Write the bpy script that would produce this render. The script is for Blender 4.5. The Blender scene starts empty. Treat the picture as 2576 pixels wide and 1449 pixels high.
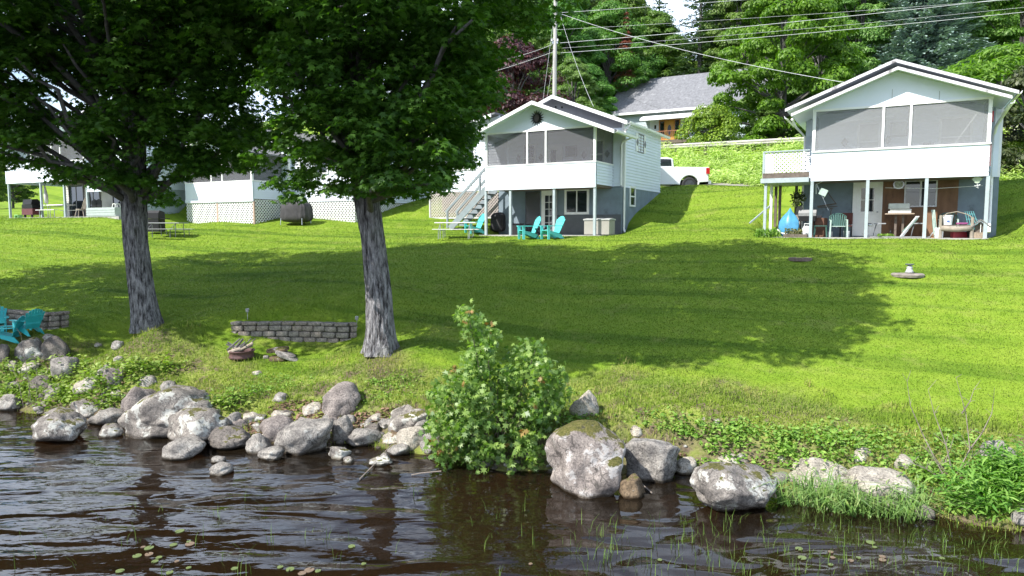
import bpy, math, random
import numpy as np
from mathutils import Vector, Matrix
random.seed(7); RNG = np.random.default_rng(7)
sc = bpy.context.scene
R = math.radians
# ---------------- camera ----------------
FPX, PITCH, CAMZ = 697.0, R(4.8), 4.3
cam_d = bpy.data.cameras.new("camera"); cam = bpy.data.objects.new("camera", cam_d)
sc.collection.objects.link(cam); sc.camera = cam
cam_d.sensor_width = 36.0; cam_d.lens = FPX / 1024 * 36.0; cam_d.clip_start = 0.1; cam_d.clip_end = 2000
cam.location = (0, 0, CAMZ); cam.rotation_euler = (R(90) - PITCH, 0, 0)
# ---------------- sun and sky ----------------
SUN_AZ, SUN_EL = R(58), R(47)          # azimuth measured from -Y towards -X
SUN = Vector((-math.sin(SUN_AZ) * math.cos(SUN_EL), -math.cos(SUN_AZ) * math.cos(SUN_EL), math.sin(SUN_EL)))
sd = bpy.data.lights.new("sun", "SUN"); sd.energy = 4.6; sd.angle = R(0.55); sd.color = (1.0, 0.955, 0.89)
so = bpy.data.objects.new("sun", sd); sc.collection.objects.link(so)
so.rotation_euler = (-SUN).to_track_quat('-Z', 'Y').to_euler(); so.location = (-30, -20, 60)
world = bpy.data.worlds.new("World"); sc.world = world; world.use_nodes = True
wn, wl = world.node_tree.nodes, world.node_tree.links
wn.clear()
sky = wn.new("ShaderNodeTexSky"); sky.sky_type = 'NISHITA'; sky.sun_disc = False
sky.sun_elevation = SUN_EL; sky.sun_rotation = math.atan2(SUN.x, SUN.y)
sky.air_density = 1.0; sky.dust_density = 1.0; sky.ozone_density = 1.0
tc = wn.new("ShaderNodeTexCoord"); mp = wn.new("ShaderNodeMapping"); mp.inputs['Scale'].default_value = (1.2, 1.2, 3.2)
no = wn.new("ShaderNodeTexNoise"); no.inputs['Scale'].default_value = 2.1; no.inputs['Detail'].default_value = 7; no.inputs['Roughness'].default_value = 0.55
cr = wn.new("ShaderNodeValToRGB"); cr.color_ramp.elements[0].position = 0.36; cr.color_ramp.elements[1].position = 0.56
no2 = wn.new("ShaderNodeTexNoise"); no2.inputs['Scale'].default_value = 5.0; no2.inputs['Detail'].default_value = 5
cc = wn.new("ShaderNodeValToRGB"); cc.color_ramp.elements[0].position = 0.3; cc.color_ramp.elements[1].position = 0.7
cc.color_ramp.elements[0].color = (5.0, 6.2, 8.2, 1); cc.color_ramp.elements[1].color = (10.2, 11.2, 12.6, 1)
mx = wn.new("ShaderNodeMix"); mx.data_type = 'RGBA'
bg = wn.new("ShaderNodeBackground"); bg.inputs['Strength'].default_value = 0.125
wo = wn.new("ShaderNodeOutputWorld")
wl.new(tc.outputs['Generated'], mp.inputs['Vector']); wl.new(mp.outputs[0], no.inputs['Vector']); wl.new(mp.outputs[0], no2.inputs['Vector'])
wl.new(no.outputs['Fac'], cr.inputs[0]); wl.new(no2.outputs['Fac'], cc.inputs[0])
sx_ = wn.new("ShaderNodeSeparateXYZ"); mr = wn.new("ShaderNodeMapRange"); mr.inputs['From Min'].default_value = .30; mr.inputs['From Max'].default_value = .75; mr.inputs['To Min'].default_value = 1.0; mr.inputs['To Max'].default_value = .25
mu = wn.new("ShaderNodeMath"); mu.operation = 'MULTIPLY'; wl.new(tc.outputs['Generated'], sx_.inputs[0]); wl.new(sx_.outputs[2], mr.inputs['Value']); wl.new(mr.outputs[0], mu.inputs[0]); wl.new(cr.outputs[0], mu.inputs[1])
wl.new(mu.outputs[0], mx.inputs[0]); wl.new(sky.outputs[0], mx.inputs[6]); wl.new(cc.outputs[0], mx.inputs[7])
wl.new(mx.outputs[2], bg.inputs['Color']); wl.new(bg.outputs[0], wo.inputs['Surface'])
vs = sc.view_settings; vs.view_transform = 'Standard'; vs.look = 'None'; vs.gamma = 1.0; vs.exposure = 0.92; vs.use_curve_mapping = False
sc.cycles.max_bounces = 8; sc.cycles.transparent_max_bounces = 16; sc.cycles.transmission_bounces = 4
sc.cycles.glossy_bounces = 3; sc.cycles.diffuse_bounces = 4
sc.cycles.caustics_reflective = False; sc.cycles.caustics_refractive = False; sc.cycles.sample_clamp_indirect = 6

# ---------------- placing helpers ----------------
def ray(u, v):
    a = (u - 512) / FPX; b = -(v - 288) / FPX
    return np.array([a, math.cos(PITCH) + b * math.sin(PITCH), -math.sin(PITCH) + b * math.cos(PITCH)])
def at(x, y, Y):                         # photo position (2576 wide) + distance -> place
    d = ray(x * .3975, y * .3975); return np.array([0, 0, CAMZ]) + d * (Y / d[1])
def hit(x, y, zmin=0.0):                 # where the ground or water lies there
    d = ray(x * .3975, y * .3975); D = np.arange(6, 70, .05)
    P = np.array([0, 0, CAMZ])[None] + d[None] * (D / d[1])[:, None]
    g = np.maximum(ground_z(P[:, 0], P[:, 1]), zmin)
    k = np.argmax(P[:, 2] <= g)
    return P[k] if P[k, 2] <= g[k] else P[-1]

# ---------------- noise ----------------
_T = np.random.default_rng(3).random((256, 256))
def vnoise(x, y, s=1.0, o=3):
    x = np.asarray(x, float) * s + 71.3; y = np.asarray(y, float) * s + 37.9; t = 0; a = 1; w = 0
    for k in range(o):
        xi = np.floor(x).astype(int); yi = np.floor(y).astype(int); fx = x - xi; fy = y - yi
        fx = fx * fx * (3 - 2 * fx); fy = fy * fy * (3 - 2 * fy)
        g = lambda i, j: _T[(xi + i) % 256, (yi + j) % 256]
        t = t + a * ((g(0, 0) * (1 - fx) + g(1, 0) * fx) * (1 - fy) + (g(0, 1) * (1 - fx) + g(1, 1) * fx) * fy)
        w += a; a *= .5; x = x * 2.03 + 17; y = y * 2.03 + 5
    return t / w - .5
_T3 = np.random.default_rng(5).random((32, 32, 32))
def noise3(P, s=1.0, o=3, seed=0):
    P = np.asarray(P, float) * s + 11.7 + seed * 3.17; t = 0; a = 1; w = 0
    for k in range(o):
        i = np.floor(P).astype(int); f = P - i; f = f * f * (3 - 2 * f); r = 0
        for dx in (0, 1):
            for dy in (0, 1):
                for dz in (0, 1):
                    g = _T3[(i[:, 0] + dx) % 32, (i[:, 1] + dy) % 32, (i[:, 2] + dz) % 32]
                    r = r + g * (f[:, 0] if dx else 1 - f[:, 0]) * (f[:, 1] if dy else 1 - f[:, 1]) * (f[:, 2] if dz else 1 - f[:, 2])
        t = t + a * r; w += a; a *= .5; P = P * 2.03 + 9.1
    return t / w - .5

# ---------------- materials ----------------
MATS = {}
def nt(name):
    m = bpy.data.materials.new(name); m.use_nodes = True; n = m.node_tree.nodes; l = m.node_tree.links
    return m, n, l, n['Principled BSDF'], n['Material Output']
def coords(n, l, scale=(1, 1, 1), world=False):
    if world:
        g = n.new("ShaderNodeNewGeometry"); o = g.outputs['Position']
    else:
        o = n.new("ShaderNodeTexCoord").outputs['Object']
    m = n.new("ShaderNodeMapping"); m.inputs['Scale'].default_value = scale; l.new(o, m.inputs['Vector']); return m.outputs[0]
def noise(n, l, vec, scale, detail=5, rough=.6):
    t = n.new("ShaderNodeTexNoise"); t.inputs['Scale'].default_value = scale; t.inputs['Detail'].default_value = detail
    t.inputs['Roughness'].default_value = rough; l.new(vec, t.inputs['Vector']); return t.outputs['Fac']
def ramp(n, l, fac, stops):
    r = n.new("ShaderNodeValToRGB"); e = r.color_ramp.elements
    while len(e) < len(stops): e.new(.5)
    for k, (p, c) in enumerate(stops):
        e[k].position = p; e[k].color = (c, c, c, 1) if isinstance(c, (int, float)) else (*c, 1)
    l.new(fac, r.inputs[0]); return r.outputs[0]
def mixc(n, l, fac, a, b, mode='MIX'):
    m = n.new("ShaderNodeMix"); m.data_type = 'RGBA'; m.blend_type = mode
    for s, v in ((0, fac), (6, a), (7, b)):
        if hasattr(v, 'links') or isinstance(v, bpy.types.NodeSocket): l.new(v, m.inputs[s])
        elif s == 0: m.inputs[0].default_value = v
        else: m.inputs[s].default_value = (*v, 1)
    return m.outputs[2]
def math_(n, l, op, a, b=0.0):
    m = n.new("ShaderNodeMath"); m.operation = op
    for s, v in ((0, a), (1, b)):
        if isinstance(v, bpy.types.NodeSocket): l.new(v, m.inputs[s])
        else: m.inputs[s].default_value = v
    return m.outputs[0]
def bump(n, l, h, strength, dist, target):
    b = n.new("ShaderNodeBump"); b.inputs['Strength'].default_value = strength; b.inputs['Distance'].default_value = dist
    l.new(h, b.inputs['Height']); l.new(b.outputs[0], target); return b
def M(name, c, rough=.6, var=.12, scale=6, bmp=.15, metal=0.0, stretch=(1, 1, 1), spec=.5, dirt=None, alpha=None, bd=.01):
    if name in MATS: return MATS[name]
    m, n, l, p, o = nt(name)
    v = coords(n, l, stretch); f = noise(n, l, v, scale)
    lo = tuple(x * (1 - var * 1.4) for x in c); hi = tuple(min(1, x * (1 + var)) for x in c)
    col = ramp(n, l, f, [(.3, lo), (.7, hi)])
    if dirt:
        f2 = noise(n, l, v, scale * .35, 8, .7); k = ramp(n, l, f2, [(dirt[1], 0.0), (dirt[1] + .08, 1.0)])
        col = mixc(n, l, k, col, dirt[0])
    l.new(col, p.inputs['Base Color']); p.inputs['Roughness'].default_value = rough; p.inputs['Metallic'].default_value = metal
    p.inputs['Specular IOR Level'].default_value = spec
    if bmp: bump(n, l, noise(n, l, v, scale * 3), bmp, bd, p.inputs['Normal'])
    if alpha is not None: p.inputs['Alpha'].default_value = alpha
    MATS[name] = m; return m

# ---------------- mesh building ----------------
def link(o): sc.collection.objects.link(o); return o
class MB:
    def __init__(s): s.v = []; s.f = []
    def add(s, vs, fs):
        k = len(s.v); s.v += [tuple(map(float, p)) for p in vs]; s.f += [tuple(i + k for i in f) for f in fs]; return s
    def box(s, x0, x1, y0, y1, z0, z1):
        return s.add([(x0, y0, z0), (x1, y0, z0), (x1, y1, z0), (x0, y1, z0), (x0, y0, z1), (x1, y0, z1), (x1, y1, z1), (x0, y1, z1)],
                     [(3, 2, 1, 0), (4, 5, 6, 7), (0, 1, 5, 4), (1, 2, 6, 5), (2, 3, 7, 6), (3, 0, 4, 7)])
    def bar(s, a, b, w, h, up=(0, 0, 1)):    # rectangular bar from a to b, w across, h along 'up'
        a = Vector(a); b = Vector(b); d = (b - a).normalized(); u = Vector(up); x = d.cross(u)
        if x.length < 1e-4: x = d.cross(Vector((0, 1, 0)))
        x.normalize(); y = x.cross(d).normalized(); x *= w / 2; y *= h / 2
        vs = [p + q for p in (a, b) for q in (-x - y, x - y, x + y, -x + y)]
        return s.add(vs, [(0, 1, 2, 3), (7, 6, 5, 4), (0, 4, 5, 1), (1, 5, 6, 2), (2, 6, 7, 3), (3, 7, 4, 0)])
    def tube(s, pts, rad, n=8, cap=True, jit=0):
        pts = [Vector(p) for p in pts]
        if not hasattr(rad, '__len__'): rad = [rad] * len(pts)
        rings = []; ref = None
        for i, p in enumerate(pts):
            t = (pts[min(i + 1, len(pts) - 1)] - pts[max(i - 1, 0)]).normalized()
            if ref is None: ref = t.orthogonal().normalized()
            x = (ref - t * ref.dot(t)).normalized(); ref = x; y = t.cross(x)
            rings.append([p + (x * math.cos(2 * math.pi * k / n) + y * math.sin(2 * math.pi * k / n)) * rad[i] * (1 + (random.uniform(-jit, jit) if jit else 0)) for k in range(n)])
        vs = [q for r in rings for q in r]; fs = []
        for i in range(len(pts) - 1):
            for k in range(n):
                a = i * n + k; b = i * n + (k + 1) % n; fs.append((a, b, b + n, a + n))
        if cap: fs.append(tuple(range(n - 1, -1, -1))); fs.append(tuple(range((len(pts) - 1) * n, len(pts) * n)))
        return s.add(vs, fs)
    def lathe(s, prof, c=(0, 0, 0), n=20):
        vs = []; fs = []
        for r, z in prof:
            for k in range(n): t = 2 * math.pi * k / n; vs.append((c[0] + r * math.cos(t), c[1] + r * math.sin(t), c[2] + z))
        for i in range(len(prof) - 1):
            for k in range(n):
                a = i * n + k; b = i * n + (k + 1) % n; fs.append((a, b, b + n, a + n))
        fs.append(tuple(range(n - 1, -1, -1))); fs.append(tuple(range((len(prof) - 1) * n, len(prof) * n)))
        return s.add(vs, fs)
    def prism(s, poly, ax, t0, t1):          # polygon extruded along an axis; poly in the two other axes
        n = len(poly)
        def P(p, t): return {'x': (t, p[0], p[1]), 'y': (p[0], t, p[1]), 'z': (p[0], p[1], t)}[ax]
        vs = [P(p, t0) for p in poly] + [P(p, t1) for p in poly]
        fs = [tuple(range(n)), tuple(range(2 * n - 1, n - 1, -1))] + [(i, i + n, (i + 1) % n + n, (i + 1) % n) for i in range(n)]
        return s.add(vs, fs)
    def siding_x(s, x0, x1, y, z0, z1, step=.14, lip=.036, face=-1):   # clapboards on a wall at y facing -y (face -1)
        z = z0; y_in = y
        while z < z1 - .01:
            zt = min(z + step, z1); yo = y + face * lip
            s.add([(x0, yo, z), (x1, yo, z), (x1, y, zt), (x0, y, zt), (x0, y, z), (x1, y, z)], [(0, 1, 2, 3), (4, 5, 1, 0)]); z = zt
        return s
    def siding_y(s, y0, y1, x, zb0, zb1, zt0, zt1, step=.14, lip=.036, face=1):  # on a wall at x; bottom zb0 (level), top may slope from zt0 to zt1
        z = zb0
        while z < max(zt0, zt1) - .01:
            a, b = min(z + step, zt0), min(z + step, zt1); a0, b0 = min(z, zt0), min(z, zt1); xo = x + face * lip
            s.add([(xo, y0, a0), (xo, y1, b0), (x, y1, b), (x, y0, a), (x, y0, a0), (x, y1, b0)], [(0, 1, 2, 3), (4, 5, 1, 0)]); z += step
        return s
    def lattice_x(s, x0, x1, z0, z1, y, pitch=.13, w=.04, t=.012):
        for sg in (1, -1):
            c = -(z1 - z0) + .01
            while c < (x1 - x0):
                a, b = (max(0, c), max(0, -c)), None
                L = min((x1 - x0) - a[0], (z1 - z0) - a[1])
                if L > .03:
                    p = (a[0], a[1]); q = (a[0] + L, a[1] + L)
                    if sg > 0: A = (x0 + p[0], y, z0 + p[1]); B = (x0 + q[0], y, z0 + q[1])
                    else: A = (x1 - p[0], y + t * 1.2, z0 + p[1]); B = (x1 - q[0], y + t * 1.2, z0 + q[1])
                    s.bar(A, B, t, w, up=(0, 0, 1))
                c += pitch
        return s
    def xf(s, M4):
        s.v = [tuple(M4 @ Vector(p)) for p in s.v]; return s
    def build(s, name, mat, parent=None, loc=None, smooth=False, bevel=0, mats=None):
        me = bpy.data.meshes.new(name); me.from_pydata(s.v, [], s.f); me.update()
        if isinstance(mat, (list, tuple)):
            for m_ in mat: me.materials.append(m_)
        else: me.materials.append(mat)
        o = bpy.data.objects.new(name, me); link(o)
        if parent is not None: o.parent = parent
        if loc is not None: o.location = loc
        if smooth: me.polygons.foreach_set('use_smooth', [True] * len(me.polygons))
        if bevel:
            b = o.modifiers.new('bevel', 'BEVEL'); b.width = bevel; b.segments = 2; b.limit_method = 'ANGLE'
        return o
def np_mesh(name, V, F_, mat, parent=None, smooth=False, extra=None):
    """V (n,3), F_ (m,k) equal-sized polygons"""
    me = bpy.data.meshes.new(name); m_, k = F_.shape
    me.vertices.add(len(V)); me.vertices.foreach_set('co', np.asarray(V, np.float32).ravel())
    me.loops.add(m_ * k); me.loops.foreach_set('vertex_index', F_.astype(np.int32).ravel())
    me.polygons.add(m_); me.polygons.foreach_set('loop_start', np.arange(0, m_ * k, k, dtype=np.int32))
    me.polygons.foreach_set('loop_total', np.full(m_, k, np.int32))
    if smooth: me.polygons.foreach_set('use_smooth', np.ones(m_, bool))
    me.update(calc_edges=True); me.validate()
    if isinstance(mat, (list, tuple)):
        for q in mat: me.materials.append(q)
    else: me.materials.append(mat)
    o = bpy.data.objects.new(name, me); link(o)
    if parent is not None: o.parent = parent
    return o
def tag(o, label=None, cat=None, group=None, kind=None):
    if label: o['label'] = label
    if cat: o['category'] = cat
    if group: o['group'] = group
    if kind: o['kind'] = kind
    return o
def thing(name, label, cat, loc=(0, 0, 0), rz=0.0, group=None):
    o = bpy.data.objects.new(name, None); o.empty_display_size = .2; link(o); o.location = tuple(map(float, loc)); o.rotation_euler = (0, 0, rz)
    return tag(o, label, cat, group)
def dup(root, loc=None, rz=None, label=None, group=None, scale=None):
    def cp(o, par):
        c = o.copy(); link(c); c.parent = par
        for ch in o.children: cp(ch, c)
        return c
    r = cp(root, None)
    if loc is not None: r.location = tuple(map(float, loc))
    if rz is not None: r.rotation_euler = (r.rotation_euler[0], r.rotation_euler[1], rz)
    if scale is not None: r.scale = scale if hasattr(scale, '__len__') else (scale,) * 3
    if label: r['label'] = label
    if group: r['group'] = group
    return r
# ================= terrain =================
TH = R(29); AX = np.array([math.cos(TH), -math.sin(TH)]); NX = np.array([math.sin(TH), math.cos(TH)])
P_R = np.array([16.24, 24.0]); P_C = np.array([3.65, 30.7]); P_L = np.array([-14.01, 38.0]); P_F = np.array([-24.23, 40.0])
def loc(P, x, y): q = P + AX * x + NX * y; return float(q[0]), float(q[1])
def atz(x, y, z):
    d = ray(x * .3975, y * .3975); t = (z - CAMZ) / d[2]; return d * t + np.array([0, 0, CAMZ])
CP = []
for x, y, z in [(-300, 900, .9), (0, 900, .95), (150, 900, .9), (300, 880, 1.0), (450, 955, .75), (600, 985, .7), (750, 985, .7), (950, 1000, .72), (1250, 1005, .75), (1450, 1015, .8),
                (1700, 1035, .85), (1900, 1045, .82), (2100, 1075, .75), (2300, 1105, .7), (2500, 1110, .7), (2800, 1120, .7)]:
    q = atz(x, y, z); CP.append((q[0], q[1], z))
for x, y, D in [(960, 890, 16.3), (375, 835, 17.8), (605, 905, 17.1), (580, 838, 18.4), (730, 857, 18.5), (885, 850, 18.3), (590, 803, 18.95), (730, 806, 19.0), (885, 812, 18.8), (120, 850, 18.6), (-60, 860, 18.8),
                (2013, 652, 22.5), (2285, 688, 20.4), (1300, 760, 20.5), (500, 700, 25.5), (100, 680, 27), (1100, 660, 25)]:
    q = at(x, y, D); CP.append(tuple(q))
for P, pts in [(P_R, [(-7.3, 0, 4.1), (-5.6, -.6, 3.95), (-2.8, -.6, 3.95), (0, -.6, 3.95), (1.5, 0, 4.15), (-5.6, 1.8, 4.0), (0, 1.8, 4.05), (.9, 7.6, 6.3), (5, 7.6, 6.5), (6, 1, 4.6), (-8.5, 2.4, 4.7), (-7, 8, 6.4), (-12, 4.2, 5.0)]),
               (P_C, [(-5.8, -.6, 4.02), (-3, -.6, 4.0), (0, -.6, 4.02), (-5.6, 1.8, 4.03), (0, 1.8, 4.05), (.8, 2.1, 4.3), (.8, 3.85, 5.08), (.8, 7.6, 6.2), (-6.3, 2, 4.45), (-8, .6, 4.33), (-10.4, 2.1, 4.95), (-12.5, 1, 4.75), (-11, 8, 6.4), (-4, 8.5, 6.4)]),
               (P_L, [(-5.7, 0, 4.76), (0, -.1, 4.56), (-3, -.6, 4.6), (5.2, 2.4, 4.66), (5.4, 9.4, 6.35), (8, 5, 5.3), (-6, 8, 6.4)]),
               (P_F, [(-8.4, -.2, 5.02), (-4.8, -.2, 5.02), (0, -.2, 5.0), (-8.4, 3, 5.3), (3.2, 2.7, 5.6), (4, 5.2, 6.05), (-9, 8, 6.6), (3, 9, 6.7), (-16, 0, 5.2)])]:
    for x, y, z in pts: a, b = loc(P, x, y); CP.append((a, b, z))
for x, y, D in [(1760, 471, 37.5), (1880, 470, 36.5), (1700, 468, 39.5)]: CP.append(tuple(at(x, y, D)))
def road_pt(t, off): q = np.array([10.7, 48.2]) + AX * t + NX * off; return float(q[0]), float(q[1])
for t in (-60, -40, -25, -10, 0, 9, 18, 30, 45):
    k = .0
    for off, z in ((.0, 9.6), (8.0, 9.65), (-4.7, 6.42), (-7, 6.38), (15, 10.6)): a, b = road_pt(t, off); CP.append((a, b, z))
for x, y, z in [(-60, 90, 13), (-30, 78, 13.5), (0, 74, 12.7), (12, 70, 12.5), (20, 64, 12.3), (25, 70, 12.7), (45, 60, 13), (80, 60, 13.5), (0, 110, 24), (-80, 120, 17), (80, 100, 26), (0, 170, 44), (-120, 180, 22), (120, 160, 42), (0, 300, 70), (200, 280, 66), (-200, 300, 34),(-60,180,26),
                (-60, 20, 2.5), (-60, 40, 6), (60, 10, 4), (60, 30, 7), (30, 12, 1.6)]: CP.append((x, y, z))
CP = np.array(CP, float)
def _phi(r): return np.sqrt(r * r + .8)
_n = len(CP); _A = np.zeros((_n + 3, _n + 3))
_A[:_n, :_n] = _phi(np.hypot(CP[:, None, 0] - CP[None, :, 0], CP[:, None, 1] - CP[None, :, 1])) - np.eye(_n) * .06
_A[:_n, _n] = 1; _A[:_n, _n + 1:] = CP[:, :2]; _A[_n:, :_n] = _A[:_n, _n:].T
_W = np.linalg.solve(_A, np.concatenate([CP[:, 2], [0, 0, 0]]))
SHORE = np.array([atz(x, y, 0)[:2] for x, y in [(-900, 1015), (-500, 1010), (-200, 1020), (0, 1030), (200, 1058), (350, 1085), (550, 1112), (700, 1122), (900, 1122), (1060, 1145), (1250, 1190), (1450, 1200), (1600, 1190), (1740, 1192),
                                                     (1960, 1232), (2120, 1262), (2300, 1288), (2450, 1325), (2576, 1342), (2900, 1370), (3600, 1420), (5200, 1500)]])
SHORE = SHORE[np.argsort(SHORE[:, 0])]
def shore_d(x, y):
    s = np.interp(x, SHORE[:, 0], SHORE[:, 1]); s = s + vnoise(x, x * 0, 1.1, 3) * .5
    return (y - s) * .94
RECTS = [(P_R, -7.4, .3, -.5, 2.3, 3.97), (P_C, -5.9, .25, -.5, 2.3, 3.99), (P_F, -8.6, 3.1, -.4, 3.2, 4.97)]
def ground_z(x, y):
    x = np.atleast_1d(np.asarray(x, float)); y = np.atleast_1d(np.asarray(y, float)); L = np.empty_like(x)
    for i in range(0, len(x), 20000):
        a, b = x[i:i + 20000], y[i:i + 20000]
        L[i:i + 20000] = _phi(np.hypot(a[:, None] - CP[None, :, 0], b[:, None] - CP[None, :, 1])) @ _W[:_n] + _W[_n] + _W[_n + 1] * a + _W[_n + 2] * b
    s = shore_d(x, y)
    L = L + vnoise(x, y, .45, 2) * .10 * np.clip(1 - (y - 22) / 14, 0, 1) + vnoise(x, y, 2.6, 2) * .03 * np.clip(1 - (y - 20) / 8, 0, 1)
    bankn = np.clip(1 - np.abs(s - .8) / 1.2, 0, 1)
    L = L + vnoise(x + 50, y, 1.7, 3) * .42 * bankn + vnoise(x, y + 9, 4.2, 2) * .12 * bankn
    t = np.clip((s + .15) / 1.35, 0, 1); w = t ** .62 * (1 - (1 - t) ** 3 * .3)
    z = np.where(s > -.15, -.18 + (np.maximum(L, .3) + .18) * w, np.maximum(-.18 + (s + .15) * .33, -2.6))
    z = np.where(s > 2.5, np.maximum(L, .3), z)
    for P, x0, x1, y0, y1, zc in RECTS:
        lx = (x - P[0]) * AX[0] + (y - P[1]) * AX[1]; ly = (x - P[0]) * NX[0] + (y - P[1]) * NX[1]
        o = np.maximum(np.maximum(x0 - lx, lx - x1), np.maximum(y0 - ly, ly - y1)); k = np.clip(o / .5, 0, 1)
        z = np.where(k < 1, np.minimum(z, zc) * (1 - k) + z * k, z)
    return z
def gz(x, y): return float(ground_z([x], [y])[0])
def axis(segs):
    out = []
    for a, b, s in segs: out += list(np.arange(a, b, s))
    return np.array(out + [segs[-1][1]])
xs = axis([(-300, -60, 12), (-60, -34, 2), (-34, -14, .5), (-14, 13, .14), (13, 34, .5), (34, 60, 2), (60, 300, 12)])
ys = axis([(-60, 4, 4), (4, 9, .5), (9, 19.5, .12), (19.5, 36, .3), (36, 56, .6), (56, 120, 4), (120, 420, 12)])
GX, GY = np.meshgrid(xs, ys); GZ = ground_z(GX.ravel(), GY.ravel())
V = np.stack([GX.ravel(), GY.ravel(), GZ], 1); nx_, ny_ = len(xs), len(ys)
ii = (np.arange(ny_ - 1)[:, None] * nx_ + np.arange(nx_ - 1)[None]).ravel()
Fq = np.stack([ii, ii + 1, ii + 1 + nx_, ii + nx_], 1)

# ---- ground material: lawn, weedy bank, dirt, lake bed ----
def lawn_color(n, l, pos):
    big = noise(n, l, pos, .35, 4); mid = noise(n, l, pos, 1.7, 5, .65)
    c = ramp(n, l, big, [(.35, (.130, .224, .014)), (.65, (.164, .262, .019))])
    c2 = ramp(n, l, mid, [(.3, (.112, .200, .012)), (.72, (.224, .290, .036))])
    c = mixc(n, l, .5, c, c2)
    # mowing passes that follow the shore
    s = n.new("ShaderNodeSeparateXYZ"); l.new(pos, s.inputs[0])
    mp_ = n.new("ShaderNodeMapping"); mp_.inputs['Rotation'].default_value = (0, 0, R(20)); l.new(pos, mp_.inputs['Vector'])
    mq = n.new("ShaderNodeMapping"); mq.inputs['Scale'].default_value = (.10, 1.15, .1); l.new(mp_.outputs[0], mq.inputs['Vector'])
    t = n.new("ShaderNodeTexNoise"); t.inputs['Scale'].default_value = 1.0; t.inputs['Detail'].default_value = 3; t.inputs['Roughness'].default_value = .6; t.inputs['Distortion'].default_value = .35; l.new(mq.outputs[0], t.inputs['Vector'])
    st = ramp(n, l, t.outputs['Fac'], [(.36, (.50, .60, .52)), (.50, (1, 1, 1)), (.66, (1.12, 1.06, 1.15))])
    c = mixc(n, l, .85, c, st, 'MULTIPLY')
    pt = ramp(n, l, noise(n, l, pos, .9, 7, .75), [(.54, 0.0), (.68, .55)])
    return mixc(n, l, pt, c, (.25, .27, .07))
gm, n, l, p, o_ = nt('lawn_ground')
pos = coords(n, l, world=True)
lawn = lawn_color(n, l, pos)
at_ = n.new("ShaderNodeAttribute"); at_.attribute_name = 'bank'; at_.attribute_type = 'GEOMETRY'
sep = n.new("ShaderNodeSeparateColor"); l.new(at_.outputs['Color'], sep.inputs[0])
fn = noise(n, l, pos, 14, 6, .7); f3 = noise(n, l, pos, 2.3, 6, .7)
dirt = ramp(n, l, fn, [(.3, (.045, .033, .022)), (.6, (.15, .115, .08)), (.75, (.24, .19, .14))])
dry = ramp(n, l, fn, [(.3, (.14, .17, .03)), (.7, (.32, .28, .13))])
kd = ramp(n, l, f3, [(.46, 0.0), (.60, 1.0)])
bank = mixc(n, l, kd, mixc(n, l, .5, lawn, dry), dirt)
c = mixc(n, l, sep.outputs[0], lawn, bank)                # 0..1 weedy bank
c = mixc(n, l, sep.outputs[1], c, dirt)                   # bare soil at the edge
bed = ramp(n, l, fn, [(.3, (.022, .014, .007)), (.7, (.085, .052, .022))])
c = mixc(n, l, sep.outputs[2], c, bed)
l.new(c, p.inputs['Base Color']); p.inputs['Roughness'].default_value = .95; p.inputs['Specular IOR Level'].default_value = .15
bump(n, l, noise(n, l, pos, 30, 4, .7), .7, .03, p.inputs['Normal'])
ground = np_mesh('ground', V, Fq, gm, smooth=True); tag(ground, kind='structure')
S_ = shore_d(V[:, 0], V[:, 1]); col = np.ones((len(V), 4), np.float32)
nz = vnoise(V[:, 0], V[:, 1], .8, 3)
col[:, 0] = np.clip(1 - (S_ + nz * 3.0 - 2.0) / 1.1, 0, 1)
col[:, 1] = np.clip(1 - np.abs(S_ - .35 + nz * 1.2) / .42, 0, 1)
_dw = np.hypot(V[:, 0] + 1, V[:, 1] - 18.3); 
for tx, ty in ((-3.05, 16.3), (-9.3, 17.7)): col[:, 1] = np.maximum(col[:, 1], .75 * np.clip(1 - (np.hypot(V[:, 0] - tx, V[:, 1] - ty) + nz * .6 - .45) / .35, 0, 1))
col[:, 2] = np.clip(-(V[:, 2] - .02) / .08, 0, 1)
ca = ground.data.color_attributes.new('bank', 'FLOAT_COLOR', 'POINT'); ca.data.foreach_set('color', col.ravel())

# ---- road behind the guard rail ----
asp = M('asphalt', (.055, .055, .058), .9, .2, 12, .3)
mb = MB(); N_ = 60
for k in range(N_ + 1):
    t = -70 + 130 * k / N_
    for off in (1.0, 7.6):
        a, b = road_pt(t, off); mb.v.append((a, b, gz(a, b) + .06))
for k in range(N_): mb.f.append((2 * k, 2 * k + 2, 2 * k + 3, 2 * k + 1))
tag(mb.build('road', asp), kind='structure')
mb = MB(); gravel = M('gravel', (.26, .24, .21), .95, .3, 9, .4)
for k in range(25):
    t = -16 + 1.0 * k
    for off in (-7.6, -5.0): a, b = road_pt(t, off); mb.v.append((a, b, gz(a, b) + .03))
for k in range(24): mb.f.append((2 * k, 2 * k + 2, 2 * k + 3, 2 * k + 1))
tag(mb.build('driveway', gravel), kind='structure')

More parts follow.
